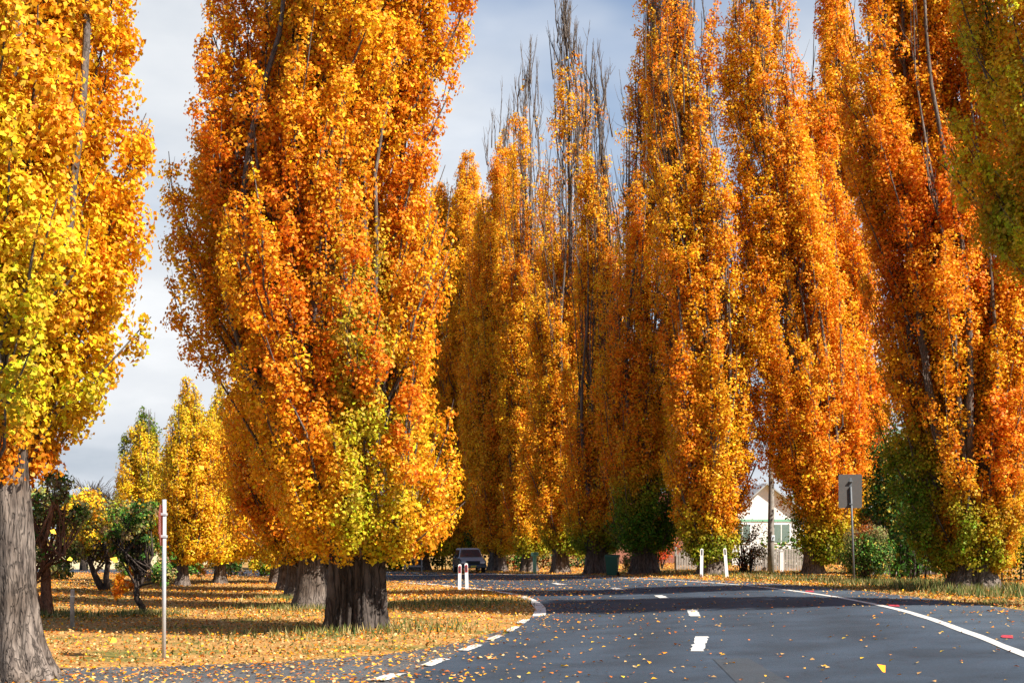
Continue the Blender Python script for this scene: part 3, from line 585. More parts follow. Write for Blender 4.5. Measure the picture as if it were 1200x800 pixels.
# 4. the far side of the bend
far = [  # base px, outline, seed, label, trunk r, palette args, extra
    ((492, 668.5), [(655, 465, 530), (630, 445, 545), (560, 440, 560), (450, 445, 560), (350, 455, 555), (270, 475, 550), (215, 500, 535)], 51, 'orange poplar right behind the crown of the huge one, left of the parked car', 0.75, (0.06, .6, .8, .3), {}),
    ((538, 668.0), [(650, 505, 565), (620, 498, 575), (540, 496, 590), (400, 498, 592), (300, 505, 588), (225, 518, 575), (180, 538, 560)], 52, 'bright orange poplar rising directly behind the parked car', 0.45, (0.05, .6, .8, .2), {}),
    ((583, 668.8), [(652, 562, 612), (620, 552, 622), (540, 540, 635), (400, 542, 636), (280, 548, 630), (190, 565, 610), (150, 586, 596)], 53, 'orange poplar with a pale stubby trunk just right of the parked car', 0.62, (0.05, .7, .75, .3), dict(spires=16)),
    ((620, 669.8), [(655, 602, 640), (630, 592, 650), (540, 582, 668), (400, 582, 668), (250, 588, 660), (140, 600, 638), (90, 614, 624)], 54, 'slender orange poplar behind the pale green post, thin twigs at its top', 0.55, (0.05, .7, .65, .4), dict(spires=26, bare=(15, 24, .3))),
    ((657, 671.2), [(650, 640, 690), (620, 625, 700), (540, 615, 715), (400, 615, 718), (250, 625, 712), (120, 642, 695), (50, 652, 672), (20, 656, 664)], 55, 'orange poplar with the tallest bare grey spires, behind the low double trunk', 0.55, (0.06, .8, .75, .3), dict(spires=44, bare=(13, 23, .2))),
    ((699, 672.2), [(655, 675, 722), (630, 662, 738), (560, 660, 742), (440, 655, 750), (300, 664, 748), (180, 675, 722), (95, 690, 704)], 56, 'rusty orange poplar with split pale trunks beside the green bin', 0.70, (0.09, 1.0, .75, .4), dict(spires=22, bare=(10, 22, .3), gap=.4)),
    ((755, 672.3), [(655, 728, 785), (620, 708, 795), (560, 700, 800), (440, 695, 815), (300, 710, 820), (150, 732, 812), (40, 736, 805), (-60, 750, 785), (-120, 762, 775)], 57, 'poplar whose low crown is still dark green, between the green bin and the red bush', 0.75, (0.15, 1.3, .7, .5), dict(spires=26, bare=(6, 20, .35), gap=.5)),
    ((833, 673.5), [(668, 815, 856), (640, 800, 864), (600, 784, 874), (575, 776, 884), (555, 770, 896), (500, 765, 908), (400, 768, 906), (300, 765, 890), (200, 742, 870), (100, 735, 850), (0, 745, 846), (-30, 755, 835), (-55, 775, 815)], 58, 'broad orange poplar fanning upward behind the two right-hand guide posts', 0.6, (0.11, .9, .65, .5), dict(spires=30, bare=(10, 26, .4), gap=.45, z_trunk=.9)),
    ((952, 673.2), [(668, 945, 990), (640, 934, 1002), (600, 922, 1015), (575, 906, 1022), (550, 888, 1024), (480, 876, 1024), (400, 870, 1010), (300, 860, 990), (200, 850, 970), (100, 840, 945), (0, 850, 930), (-40, 865, 915), (-60, 880, 900)], 59, 'orange poplar with a yellow-green foot between power pole and grey sign', 0.5, (0.14, .9, .5, .5), dict(spires=30, bare=(15, 30, .4), gap=.25, z_trunk=.9)),
]
for b_, o_, s_, l_, tr_, pa, ex in far:
    kw = dict(trunk=(tr_*0.85, tr_*0.7), z_trunk=1.6, nst=12, puff=0.31, plume=(0.62, 4.6), dens=1.5, cl=1.1, lpp=32, leaf=0.115, group=GP, tseg=40, colr=0.5, top_lod=27, flare=0.3, gap=.16, depth=0.8); kw.update(ex)
    if s_ <= 57: o_ = [(y_, (a_+b2)/2 - (b2-a_)/2*1.22, (a_+b2)/2 + (b2-a_)/2*1.22) for y_, a_, b2 in o_]
    poplar(l_, b_, o_, pal_orange(*pa), s_, **kw)
# second rank, closing the gaps
for b_, o_, s_, l_, ex in [((1010, 671.5), [(600, 985, 1040), (500, 960, 1045), (400, 930, 1045), (300, 925, 1050), (200, 915, 1040), (100, 925, 1030), (20, 940, 1010), (-60, 955, 990)], 60, 'orange poplar behind the grey sign, seen above the dark shed', dict())]:
    kw = dict(trunk=(0.42, 0.35), z_trunk=2.2, nst=12, puff=0.31, plume=(0.62, 4.4), dens=1.3, cl=1.1, lpp=32, leaf=0.115, group=GP, tseg=32, colr=0.5, top_lod=27, gap=.2); kw.update(ex)
    poplar(l_, b_, o_, pal_orange(0.1, .6, .3, .9), s_, **kw)
# 5. near right trees
def pal_right(fr, u, p, n, st, rs):
    m = len(fr); z = p[:, 2]; c = mixc(np.tile(OR, (m, 1)), YO, 0.35 + 0.5*n + rs.normal(0, .15, m)); c = mixc(c, DO, 0.3 - 0.6*n - 0.3*st)
    gw = (1 - sstep(z, 2.0, 5.5)) * np.clip(0.55 + 0.9*n, 0, 1) + np.exp(-((u + 0.75)/0.3)**2) * (z < 5) * 0.6  # second term: shade of the low left flank put into the leaf colour
    c = mixc(c, YG, gw); c = mixc(c, GR, np.clip(gw*1.1 - 0.45, 0, .9)); return c
poplar('large orange poplar at the right, leaves hanging to the ground right of the grey sign', (1140, 692.3),
       [(684, 1112, 1172), (655, 1075, 1200), (600, 1045, 1222), (520, 1030, 1228), (400, 1020, 1230), (300, 1005, 1228), (200, 985, 1215), (100, 975, 1190), (0, 985, 1165), (-120, 1000, 1150), (-190, 1025, 1130), (-235, 1060, 1095)],
       pal_right, 71, trunk=(0.62, 0.5), z_trunk=0.9, nst=18, puff=0.24, plume=(0.55, 3.4), dens=1.7, cl=1.15, lpp=42, leaf=0.086, group=GP, top_lod=17.5, tseg=72, colr=0.5, gap=.2, spires=0)
def pal_olive(fr, u, p, n, st, rs):
    m = len(fr); c = mixc(np.tile(OL*2.6, (m, 1)), YG*1.6, 0.85 + 0.6*n + rs.normal(0, .2, m)); c = mixc(c, OR, np.clip(0.55 + 0.9*st - 0.4*n, 0, 1) * 0.75); return mixc(c, GR*1.4, np.clip(-n*0.9, 0, .6))
poplar('olive-green poplar with orange tints reaching in at the top right corner', None,
       [(560, 1290, 1370), (430, 1240, 1420), (330, 1190, 1450), (260, 1140, 1470), (180, 1118, 1490), (80, 1105, 1500), (-20, 1100, 1500), (-200, 1130, 1480), (-450, 1190, 1430), (-600, 1270, 1330)],
       pal_olive, 72, trunk=(0.55, 0.45), z_trunk=3.0, nst=14, puff=0.24, plume=(0.55, 3.0), dens=1.5, cl=1.15, lpp=42, leaf=0.088, group=GP, world=(13.1, 31.0), top_lod=14.5, tseg=32, colr=0.5, low_fill=0.3)

# ---------------------------------------------------------------- bushes, eucalypts, hedge
def blob_leaves(P, PR, lpp, leaf, cols, seed, name, parent, mat, elong=1.0, jit=0.25):
    rs = np.random.RandomState(seed); ctr = P.mean(0)
    pal = np.array([cols[k] for k in rs.choice(len(cols), len(P))]) * rs.uniform(0.8, 1.2, (len(P), 1))
    C, Nn, S, col = puff_leaves(P, PR, lpp, np.full(len(P), leaf), lambda C: np.tile(ctr, (len(C), 1)), pal, rs, elong)
    return leaves_obj(name, C, Nn, S, col, mat, parent, rs)
def bush(name, label, cat, base, w, d, ht, cols, seed, n=90, lpp=30, leaf=0.07, group=None, stems=7, z_lift=0.0, top_cols=None):
    rs = np.random.RandomState(seed); bz = float(h(base[0], base[1])); root = empty(name, (base[0], base[1], bz), 0, label, cat, group)
    d_ = rs.normal(size=(n, 3)); d_ /= np.linalg.norm(d_, axis=1)[:, None]; rr = rs.uniform(0.2, 1, n) ** 0.5
    P = d_ * rr[:, None] * np.array([w/2, d/2, ht*0.5]) * 0.86; P[:, 2] += ht * 0.5 + z_lift
    P[:, 2] += rs.normal(0, ht*0.05, n); P[:, 2] = np.maximum(P[:, 2], 0.12)
    pr = rs.uniform(0.5, 1.1, n) * min(w, ht) * 0.15 + 0.03
    if top_cols is not None:
        hi = P[:, 2] > ht * 0.72
        blob_leaves(P[~hi], pr[~hi], lpp, leaf, cols, seed, 'foliage', root, M['green_leaf']); blob_leaves(P[hi], pr[hi], lpp, leaf, top_cols, seed+1, 'foliage', root, M['leaf'])
    else: blob_leaves(P, pr, lpp, leaf, cols, seed, 'foliage', root, M['green_leaf'])
    a = rs.uniform(0, 2*PI, stems); tip = P[rs.randint(0, n, stems)]; b = np.stack([0.1*w*np.cos(a), 0.1*d*np.sin(a), np.full(stems, -0.03)], 1)
    co, f = tubes_np(np.stack([b, b*.5+tip*.5+np.array([0, 0, .1]), tip], 1), np.tile([0.03, 0.02, 0.008], (stems, 1)) * max(0.5, ht/2), 5)
    link('branches', raw_mesh('branches', co, f, 4, True), M['bark_dark'], root); return root
DG = np.array([0.035, 0.085, 0.014]); MG = np.array([0.075, 0.17, 0.022]); GG = np.array([0.22, 0.23, 0.09]); BG = np.array([0.27, 0.18, 0.08]); RD = np.array([0.55, 0.06, 0.015]); SL = np.array([0.20, 0.19, 0.06])
def gtree(name, label, base_px, trunks, blobs, cols, seed, lpp=40, leaf=0.10, bark='bark_dark', nper=26, group=None, cat='tree', pr=0.22):
    """trunks: list of polylines in photo px at the base distance, blobs: ellipses (px cx, cy, rx, ry)"""
    rs = np.random.RandomState(seed); bx, by, bz = gz(*base_px); root = empty(name, (bx, by, bz), 0, label, cat, group)
    w = lambda px, py, dy=0: np.array([(px-600)/F*by - bx, dy, EYE + (HY-py)/F*by - bz])
    P = []; PRr = []
    for (cx, cy, rx, ry) in blobs:
        k = nper; d_ = rs.normal(size=(k, 3)); d_ /= np.linalg.norm(d_, axis=1)[:, None]; d_ *= rs.uniform(0.1, 1, (k, 1)) ** 0.5
        c = w(cx, cy, rs.uniform(-0.5, 0.5)); P.append(c + d_ * np.array([rx/F*by, rx/F*by*0.9, ry/F*by])); PRr.append(rs.uniform(0.6, 1.3, k) * pr * by/45)
    P = np.concatenate(P); PRr = np.concatenate(PRr)
    blob_leaves(P, PRr, lpp, leaf, cols, seed, 'crown', root, M['green_leaf'])
    mb = MB()
    ends = []
    for pts, r_ in trunks:
        q = [w(*p, dy=(0 if i == 0 else rs.normal(0, 0.15))) for i, p in enumerate(pts)]; q[0][2] = min(q[0][2], -0.05) if pts[0][1] > base_px[1]-3 else q[0][2]
        qq = []
        for i in range(len(q)-1): qq += [q[i], q[i]*.5+q[i+1]*.5+rs.normal(0, .03, 3)]
        qq.append(q[-1]); mb.tube(qq, list(np.linspace(r_, r_*0.45, len(qq))), 9); ends += qq[len(qq)//2:]
    for i in range(0, len(P), 3):
        e = ends[rs.randint(len(ends))]; mb.tube([e, e*.5+P[i]*.5+np.array([0, 0, -.08]), P[i]], [0.035, 0.02, 0.008], 4, False)
    mb.build('trunk', M[bark], root, True); return root
gtree('eucalyptus_tree', 'sparse eucalypt with a reddish-brown trunk beside the foreground poplar trunk', (55, 722),
      [([(57, 723), (50, 690), (48, 650), (52, 610)], 0.17), ([(50, 715), (38, 685), (30, 665)], 0.09), ([(50, 645), (40, 610), (34, 585)], 0.07), ([(50, 640), (62, 600), (66, 580)], 0.06), ([(49, 670), (68, 655), (78, 650)], 0.04)],
      [(45, 590, 26, 22), (70, 575, 18, 18), (35, 620, 18, 18), (74, 612, 18, 16), (80, 648, 14, 12), (58, 562, 16, 10), (90, 600, 12, 14), (40, 650, 10, 12)], [GG, SL, MG*.8, BG*.6], 81, bark='bark_red', nper=22, leaf=0.085, lpp=26, pr=0.2, cat='eucalyptus')
gtree('leafy_tree', 'two-stemmed olive and yellow tree behind the short wooden post', (122, 692),
      [([(122, 693), (112, 672), (106, 650)], 0.16), ([(126, 692), (126, 660), (124, 630)], 0.14), ([(124, 640), (135, 620)], 0.08)],
      [(105, 610, 22, 18), (125, 600, 22, 20), (140, 625, 20, 18), (100, 640, 16, 14), (118, 650, 14, 12), (148, 600, 18, 16)], [SL, YG*.8, GG, OL, YO*.8], 82, lpp=26, leaf=0.12, pr=0.26, group=None)
gtree('leaning_tree', 'small dark green tree on a thin leaning trunk, left of the sign pole', (168, 720),
      [([(170, 721), (163, 700), (158, 675), (160, 650)], 0.10), ([(161, 690), (172, 668), (180, 650)], 0.06), ([(158, 668), (146, 650), (140, 640)], 0.05)],
      [(160, 625, 30, 16), (140, 650, 20, 14), (178, 650, 24, 20), (195, 672, 16, 13), (150, 605, 26, 14), (172, 598, 22, 12), (130, 630, 16, 12)], [DG, MG, SL, BG, MG*1.2], 83, leaf=0.07, lpp=34, pr=0.16)
gtree('yellow_tree', 'bright yellow broadleaf tree far off above the pale field', (98, 668.5),
      [([(98, 669), (98, 640), (99, 610)], 0.3)], [(100, 600, 22, 22), (90, 630, 16, 16), (112, 625, 16, 16), (105, 585, 14, 12)], [YE, YO, YE*.8, YG], 84, leaf=0.2, lpp=24, pr=0.3)
for i, (px, py, ht, c, l_) in enumerate([(138, 710, 0.62, [OR, DO], 'knee-high orange sapling left of the leaning dark tree'), (157, 697, 0.5, [DO, BR], 'small rust-coloured sapling beyond the leaning dark tree'), (237, 681, 0.75, [YO, OR], 'little amber shrub at the foot of the golden poplar')]):
    X, Y = g(px, py); bush('autumn_sapling', l_, 'sapling', (X, Y), 0.55, 0.5, 1.1 if i < 2 else 1.6, c, 90+i, stems=1, n=20, lpp=24, leaf=0.08, group='small autumn saplings')
# dark bushes under and beyond the lawn trees
for i, (px, py, wpx, hpx, cols, l_) in enumerate([
        (212, 679, 60, 40, [DG, MG, DG*.8], 'dark green shrub behind the trunk of the golden poplar'), (262, 676, 50, 34, [DG, MG, BG*.5], 'dark shrub on the far lawn between the golden poplar and the left row'),
        (305, 676, 42, 30, [YG, MG, YE*.7], 'lime-yellow bush at the far end of the lawn'), (60, 680, 50, 26, [GG, SL, MG], 'grey-green scrub far behind the wooden post'), (150, 676, 46, 26, [SL, MG, OL], 'olive scrub along the pale field edge'),
        (462, 668, 30, 26, [DG, MG, YG*.6], 'dark green shrub behind the huge trunk, to its right')]):
    X, Y = g(px, py); s_ = Y/F; bush('shrub', l_, 'shrub', (X, Y+1), wpx*s_, 2.0, hpx*s_, cols, 100+i, n=70, lpp=26, leaf=0.14, group='shrubs round the lawn')
# hedge pieces behind the far poplars
rs = np.random.RandomState(5)
def hedge(label, px0, px1, Y, ht, cols, seed):
    X0 = (px0-600)/F*Y; X1 = (px1-600)/F*Y; n = int((X1-X0)*ht*8); r_ = np.random.RandomState(seed)
    root = empty('hedge', ((X0+X1)/2, Y, float(h((X0+X1)/2, Y))), 0, label, 'hedge')
    P = np.stack([r_.uniform(X0, X1, n)-(X0+X1)/2, r_.uniform(-.8, .8, n), r_.uniform(0.1, 1, n)*ht], 1)
    P[:, 2] *= 0.85 + 0.15*np.sin(P[:, 0]*1.3); blob_leaves(P, r_.uniform(.35, .65, n), 30, 0.16, cols, seed, 'foliage', root, M['green_leaf'])
    b = P[::6].copy(); b[:, 2] = -0.03; t_ = P[::6]; co, f = tubes_np(np.stack([b, b*.5+t_*.5, t_], 1), np.tile([.04, .03, .01], (len(b), 1)), 4); link('branches', raw_mesh('branches', co, f, 4), M['bark_dark'], root)
hedge('dark green hedge behind the trunks left of the parked car', 440, 540, 97, 2.6, [DG, MG, DG, YG*.4], 201)
hedge('tall dark green hedge closing the bend between the car and the green bin', 545, 715, 92, 3.0, [DG, MG*.8, DG, BR*.5], 202)
hedge('evergreen hedge behind the wooden fence and power pole', 898, 950, 76, 2.1, [MG, DG, MG*1.2], 203)
hedge('shadowy dark hedge behind the low crown at the right edge', 1040, 1330, 52, 3.1, [DG, DG, MG], 204)
X, Y = g(791, 671); bush('red_shrub', 'fiery red and orange shrub left of the weathered gate', 'shrub', (X, 77), 2.9, 2.0, 3.3, [RD, RD*.8, OR*.8, RD*1.2], 111, n=110, lpp=34, leaf=0.11)
X, Y = g(884, 673); bush('bare_shrub', 'brownish twiggy bush left of the power pole', 'shrub', (X, Y+2.5), 2.5, 1.8, 2.6, [BG, BG*.7, BR*.7, SL], 112, n=80, lpp=22, leaf=0.09, stems=26)
X, Y = g(1032, 683); bush('garden_shrub', 'green rounded bush with a rusty top, right of the grey sign pole', 'shrub', (X-0.1, Y+1.6), 2.3, 2.0, 2.15, [MG, DG, MG*1.2, SL], 113, n=190, lpp=60, leaf=0.07, stems=18, top_cols=[BG, BR*.8, SL])
bush('dark_shrub', 'deep green bush in shade at the lower right edge beyond the verge grass', 'shrub', (16.6, 43.5), 3.2, 2.4, 2.2, [DG, MG*.7], 114, n=190, lpp=36, leaf=0.08)
bush('conifer', 'dark green cypress with light tips behind the grey sign, beside the dark shed', 'conifer', (15.6, 57), 3.4, 3.0, 6.6, [MG, DG, DG, YG*.4], 115, n=420, lpp=44, leaf=0.11)
X, Y = g(742, 671); bush('low_shrub', 'low brown and green bush at the foot of the green poplar, beside the bin', 'shrub', (X, Y+.6), 1.5, 1.0, 1.0, [BG, SL, MG], 116, n=40, lpp=26, leaf=0.08)
# far wood and bare trees on the horizon
def far_wood():
    r_ = np.random.RandomState(8); n = 2600; X = r_.uniform(-130, 110, n); Y = r_.uniform(225, 262, n); top = 8 + 2.2*np.sin(X*.13) + 1.6*np.sin(X*.41+1); Z = r_.uniform(0.02, 1, n)**.8*top
    P = np.stack([X, Y, Z], 1); o = blob_leaves(P, r_.uniform(1.0, 2.0, n), 26, 0.75, [DG*1.3, SL, GG, BG*.8, OL], 9, 'distant_woodland', None, M['green_leaf'])
    tag(o, 'dim grey-green woodland along the horizon', 'woodland', kind='stuff')
far_wood()
for i, (px, top, l_) in enumerate([(108, 548, 'larger bare grey tree on the horizon above the yellow tree'), (128, 556, 'smaller bare tree on the skyline left of the streaked poplar')]):
    Y = 150.; X = (px-600)/F*Y; rs = np.random.RandomState(60+i); root = empty('bare_tree', (X, Y, float(h(X, Y))), 0, l_, 'tree', 'bare trees on the skyline'); ht = EYE+(HY-top)/F*Y
    mb = MB(); mb.tube([(0, 0, -.1), (.1, 0, ht*.4), (0, .1, ht*.75)], [.3, .2, .1], 7); mb.build('trunk', M['bark_dark'], root, True)
    tw = []
    for k in range(420):
        z0 = ht*rs.uniform(.35, .75); a_ = rs.uniform(0, 6.28); l2 = rs.uniform(.5, 1.5); e = np.array([math.cos(a_)*l2*.7, math.sin(a_)*l2*.7, l2*rs.uniform(.4, 1.1)]); q0 = rs.uniform(0, 1.5); s = np.array([math.cos(a_)*q0, math.sin(a_)*q0, z0 + q0*.5]); tw.append([s, s+e*.5+rs.normal(0, .1, 3), s+e])
    co, f = tubes_np(np.array(tw), np.tile([.03, .024, .015], (len(tw), 1)), 3); link('branches', raw_mesh('branches', co, f, 4), M['bark_dark'], root)

# ---------------------------------------------------------------- fallen leaves and grass
from math import floor
def inpoly(X, Y, poly):
    c = np.zeros(len(X), bool); n = len(poly)
    for i in range(n):
        x0, y0 = poly[i]; x1, y1 = poly[(i+1) % n]
        m = ((y0 > Y) != (y1 > Y)); 
        c ^= m & (X < (x1-x0)*(Y-y0)/(y1-y0+1e-12) + x0)
    return c
rs = np.random.RandomState(77)
road_poly = np.concatenate([LE, AR[::-1]]); side_poly = np.concatenate([SN, SF[::-1]])
def scatter(n, x0, x1, y0, y1):
    X = rs.uniform(x0, x1, n); Y = rs.uniform(y0, y1, n); return X, Y
def proj(X, Y): z = h(X, Y); return 600 + X/Y*F, HY + (EYE - z)/Y*F
LC = []; 
X, Y = scatter(420000, -30, 24, 12, 100); PX, PY = proj(X, Y)
vis = (PX > -60) & (PX < 1260); X, Y, PX, PY = X[vis], Y[vis], PX[vis], PY[vis]
onroad = inpoly(X, Y, road_poly); onside = inpoly(X, Y, side_poly) & ~onroad
nz = snoise(np.stack([X, Y, X*0], 1), 0.8, 4)*0.5 + snoise(np.stack([X, Y, X*0], 1), 3.0, 6)*0.5
p = np.where(onroad, 0.0, 0.55 + 0.35*nz)
# distance to the right line and to the left edge decide how leafy the road is
def dist_to(P, X, Y):
    out = np.full(len(X), 1e9)
    for q in P: out = np.minimum(out, np.hypot(X-q[0], Y-q[1]))
    return out
dL = dist_to(LE[::2], X, Y); dR = dist_to(AR[::2], X, Y); dRL = dist_to(RL[::2], X, Y)
beyond = onroad & (dR < dRL + 0.0)
pr_ = 0.008 + 0.20*np.exp(-dL/1.9) + 0.02*(Y > 45) + 0.10*sstep(Y, 50, 62) + 0.45*np.exp(-dR/0.8)
p = np.where(onroad, pr_*np.clip(1+2.4*nz, 0.08, 4), p)
p = np.where(onside, np.clip(0.42 + 0.35*nz + 0.55*np.exp(-dist_to(SF, X, Y)/1.8), 0.05, 1), p)
p = np.where(~onroad & ~onside & (X > 6), p*0.8, p)
keep = rs.uniform(size=len(X)) < p*np.where(Y > 60, 0.6, 1.0); X, Y = X[keep], Y[keep]; onr = (onroad | onside)[keep]
n = len(X); Z = h(X, Y) + np.where(onr, 0.036, 0.03) + rs.uniform(0, 0.02, n)*np.where(onr, .3, 1.6)
Nn = np.stack([rs.normal(0, .22, n), rs.normal(0, .22, n), np.ones(n)], 1); up = ~onr; Nn[up] += rs.normal(0, .35, (up.sum(), 3))
base = np.array([OR*.9, YO*.85, YE*.8, DO*.9, np.array([.52, .29, .10]), np.array([.66, .44, .19]), BR])
col = base[rs.choice(7, n, p=[.17, .12, .04, .14, .23, .16, .14])] * rs.uniform(.7, 1.15, (n, 1))
lo = leaves_obj('fallen_leaves', np.stack([X, Y, Z], 1), Nn, rs.uniform(.034, .078, n)*np.where(Y > 45, 1.25, 1)*np.where(onr, 1.12, 1), col, M['litter'], None, rs, 0.16)
tag(lo, 'yellow and orange fallen leaves scattered on road and verges', 'fallen leaves', kind='stuff')
print('LITTER', n)
# grass: short blades over the verges, longer tufts at the right and round the trunks
X, Y = scatter(120000, -28, 24, 20, 75); PX, PY = proj(X, Y); vis = (PX > -60) & (PX < 1260); X, Y = X[vis], Y[vis]
ok = ~inpoly(X, Y, road_poly) & ~inpoly(X, Y, side_poly); X, Y = X[ok], Y[ok]
nz = snoise(np.stack([X, Y*1.6, X*0], 1), 0.45, 14)
k = rs.uniform(size=len(X)) < np.clip(0.35 + 0.5*nz + 0.5*(X > 8), .05, 1); X, Y, nz = X[k], Y[k], nz[k]
# long roadside grass
XL, YL = scatter(90000, 4, 24, 36, 76); dr = dist_to(AR[::2], XL, YL); okl = ~inpoly(XL, YL, road_poly) & (dr > 1.5) & (dr < 5.5) & (rs.uniform(size=len(XL)) < np.clip(.30 + .6*snoise(np.stack([XL, YL, XL*0], 1), 1.2, 21) + .25*(YL < 48), .03, 1))
XL, YL = XL[okl], YL[okl]
TX, TY = [], []
for (px, py, r_) in [(421, 739, 1.3), (366, 714, .9), (350, 702, .8), (168, 721, .5), (500, 710, 2.2), (545, 706, 1.2), (55, 722, .7)]:
    a_, b_ = g(px, py); m_ = 900; TX.append(a_ + rs.normal(0, r_, m_)); TY.append(b_ + rs.normal(0, r_*.8, m_))
TX = np.concatenate(TX); TY = np.concatenate(TY); okt = ~inpoly(TX, TY, road_poly) & ~inpoly(TX, TY, side_poly); TX, TY = TX[okt], TY[okt]
GXs = np.concatenate([X, XL, TX]); GYs = np.concatenate([Y, YL, TY])
Hh = np.concatenate([rs.uniform(.03, .09, len(X)), rs.uniform(.05, .24, len(XL))*(1+.5*(YL < 48)), rs.uniform(.08, .24, len(TX))])
n = len(GXs); b = np.stack([GXs, GYs, h(GXs, GYs)], 1); a_ = rs.uniform(0, 2*PI, n); wd = np.concatenate([rs.uniform(.012, .03, len(X)), rs.uniform(.015, .03, len(XL)), rs.uniform(.012, .025, len(TX))])
side = np.stack([np.cos(a_), np.sin(a_), 0*a_], 1)*wd[:, None]; ln = np.stack([rs.normal(0, .35, n), rs.normal(0, .35, n), np.ones(n)], 1)*Hh[:, None]
co = np.stack([b-side, b+side, b+ln], 1).reshape(-1, 3)
gc = np.array([[.10, .13, .03], [.20, .20, .05], [.36, .28, .11], [.05, .09, .02]])
ci = np.concatenate([rs.choice(4, len(X), p=[.3, .35, .25, .1]), rs.choice(4, len(XL), p=[.36, .2, .26, .18]), rs.choice(4, len(TX), p=[.25, .3, .35, .1])])
me = raw_mesh('roadside_grass', co, np.arange(3*n, dtype=np.int32), 3, colors=gc[ci]*rs.uniform(.7, 1.2, (n, 1)))
tag(link('roadside_grass', me, M['grass']), 'green and straw-coloured grass on the verges', 'grass', kind='stuff')

# ---------------------------------------------------------------- street furniture
def guide_post(px, py, ht, lean, label, group, red):
    X, Y, z = gz(px, py); root = empty('guide_post', (X, Y, z), 0, label, 'guide post', group); root.rotation_euler = (0, R(lean), 0)
    w = 0.062; mb = MB(); pl = [(-w, -.1), (w, -.1), (w, ht-w*.9)] + [(w*math.cos(t), ht-w*.9+w*.9*math.sin(t)) for t in np.linspace(0.3, PI-0.3, 7)] + [(-w, ht-w*.9)]
    mb.prism(pl, 'y', -.018, .018); mb.build('post', M['white_paint'], root)
    m2 = MB(); a = ht - (.34 if red else .30); c = ht - .07
    if red:
        ww = .046; pts = [(-ww, a), (ww, a), (ww, c-.03), (0, c+.02), (-ww, c-.03)]
        m2.prism(pts, 'y', -.026, -.0185); m2.build('red_band', M['reflector_red'], root)
        m3 = MB(); m3.box(-.022, .022, -.032, -.0265, a+.05, c-.05); m3.build('reflector', M['reflector_grey'], root)
    else: m2.box(-.030, .030, -.024, -.0185, a+.02, c+.02, .004); m2.build('reflector', M['reflector_grey'], root)
guide_post(538.6, 690.5, 0.98, 0.6, 'left one of the two white posts with red-edged reflectors in front of the parked car', 'white guide posts', True)
guide_post(547.4, 691.5, 1.03, -2.0, 'right one of the two white posts with red-edged reflectors in front of the parked car', 'white guide posts', True)
guide_post(822, 676.8, 1.22, 0.8, 'upright white guide post before the weathered gate', 'white guide posts', False)
guide_post(852, 676.5, 1.22, -4.5, 'white guide post leaning left under the fanning poplar', 'white guide posts', False)
# left sign, seen nearly edge on
X, Y, z = gz(192, 773); root = empty('road_sign', (X, Y, z), 0, 'red road sign seen edge-on on a tall galvanised pole by the side street', 'road sign')
s_ = Y/F; ht = (773-585)*s_; mb = MB(); mb.tube([(0, 0, -.1), (0.004, 0, ht*.5), (0.008, 0, ht)], 0.034, 12); mb.build('pole', M['galv'], root, True)
sg = MB(); ang = R(82); c0 = (ht - 0.40*1.0); Rr = 0.36
pts = [(Rr*math.cos(PI/8+k*PI/4), c0-0.02+Rr*math.sin(PI/8+k*PI/4)) for k in range(8)]
sg.prism(pts, 'y', -.012, .0); pl = sg.build('sign_plate', M['sign_red'], root); pl.location = (-0.045, 0.02, 0); pl.rotation_euler = (0, 0, -ang)
bk = MB()
for zz in (c0-.2, c0+.16): bk = MB(); bk.box(-.05, .05, -.045, .05, zz-.02, zz+.02, .004); bk.build('clamp', M['galv'], root)
# right sign, its grey back to us
X, Y, z = gz(1001, 683); s_ = Y/F; root = empty('road_sign', (X, Y, z), R(0), 'grey back of a rectangular road sign on a thin steel pole by the right verge', 'road sign')
ht = (683-570)*s_; mb = MB(); mb.tube([(0, 0, -.1), (-0.06, 0, ht*.5), (-0.12, 0, ht)], 0.036, 10); mb.build('pole', M['steel_shaded'], root, True)
sx0, sx1, sz0, sz1 = (983-1001)*s_, (1010.5-1001)*s_, (683-595)*s_, (683-555.5)*s_
mb = MB(); r_ = .05; pp = []
for (cx_, cz_, a0) in [(sx1-r_, sz0+r_, -PI/2), (sx1-r_, sz1-r_, 0), (sx0+r_, sz1-r_, PI/2), (sx0+r_, sz0+r_, PI)]: pp += [(cx_+r_*math.cos(a0+t), cz_+r_*math.sin(a0+t)) for t in (0, PI/4, PI/2)]
mb.prism(pp, 'y', .045, .049); mb.build('sign_plate', M['sign_back'], root)
mb = MB(); mb.box(-.16, -.07, .036, .044, sz0+.04, sz1-.12, .002); mb.build('bracket', M['steel_shaded'], root)
mb = MB()
for zz in (sz0+.14, sz1-.25): mb = MB(); mb.box(-.18, -.05, -.045, .035, zz-.018, zz+.018, .004); mb.build('clamp', M['steel_shaded'], root)
# short post on the lawn
X, Y, z = gz(85, 736); root = empty('wooden_post', (X, Y, z), 0, 'short weathered wooden post alone on the leafy lawn', 'post')
s_ = Y/F; mb = MB(); mb.tube([(0, 0, -.1), (-.01, 0, .6), (0, 0, (736-690)*s_-.03), (0, 0, (736-690)*s_)], [.05, .048, .045, .03], 9); mb.build('shaft', M['wood_grey'], root, True)
mb = MB(); mb.tube([(0, 0, (736-690)*s_-.17), (0, 0, (736-690)*s_-.15)], .054, 9); mb.build('wire_tie', M['galv'], root)
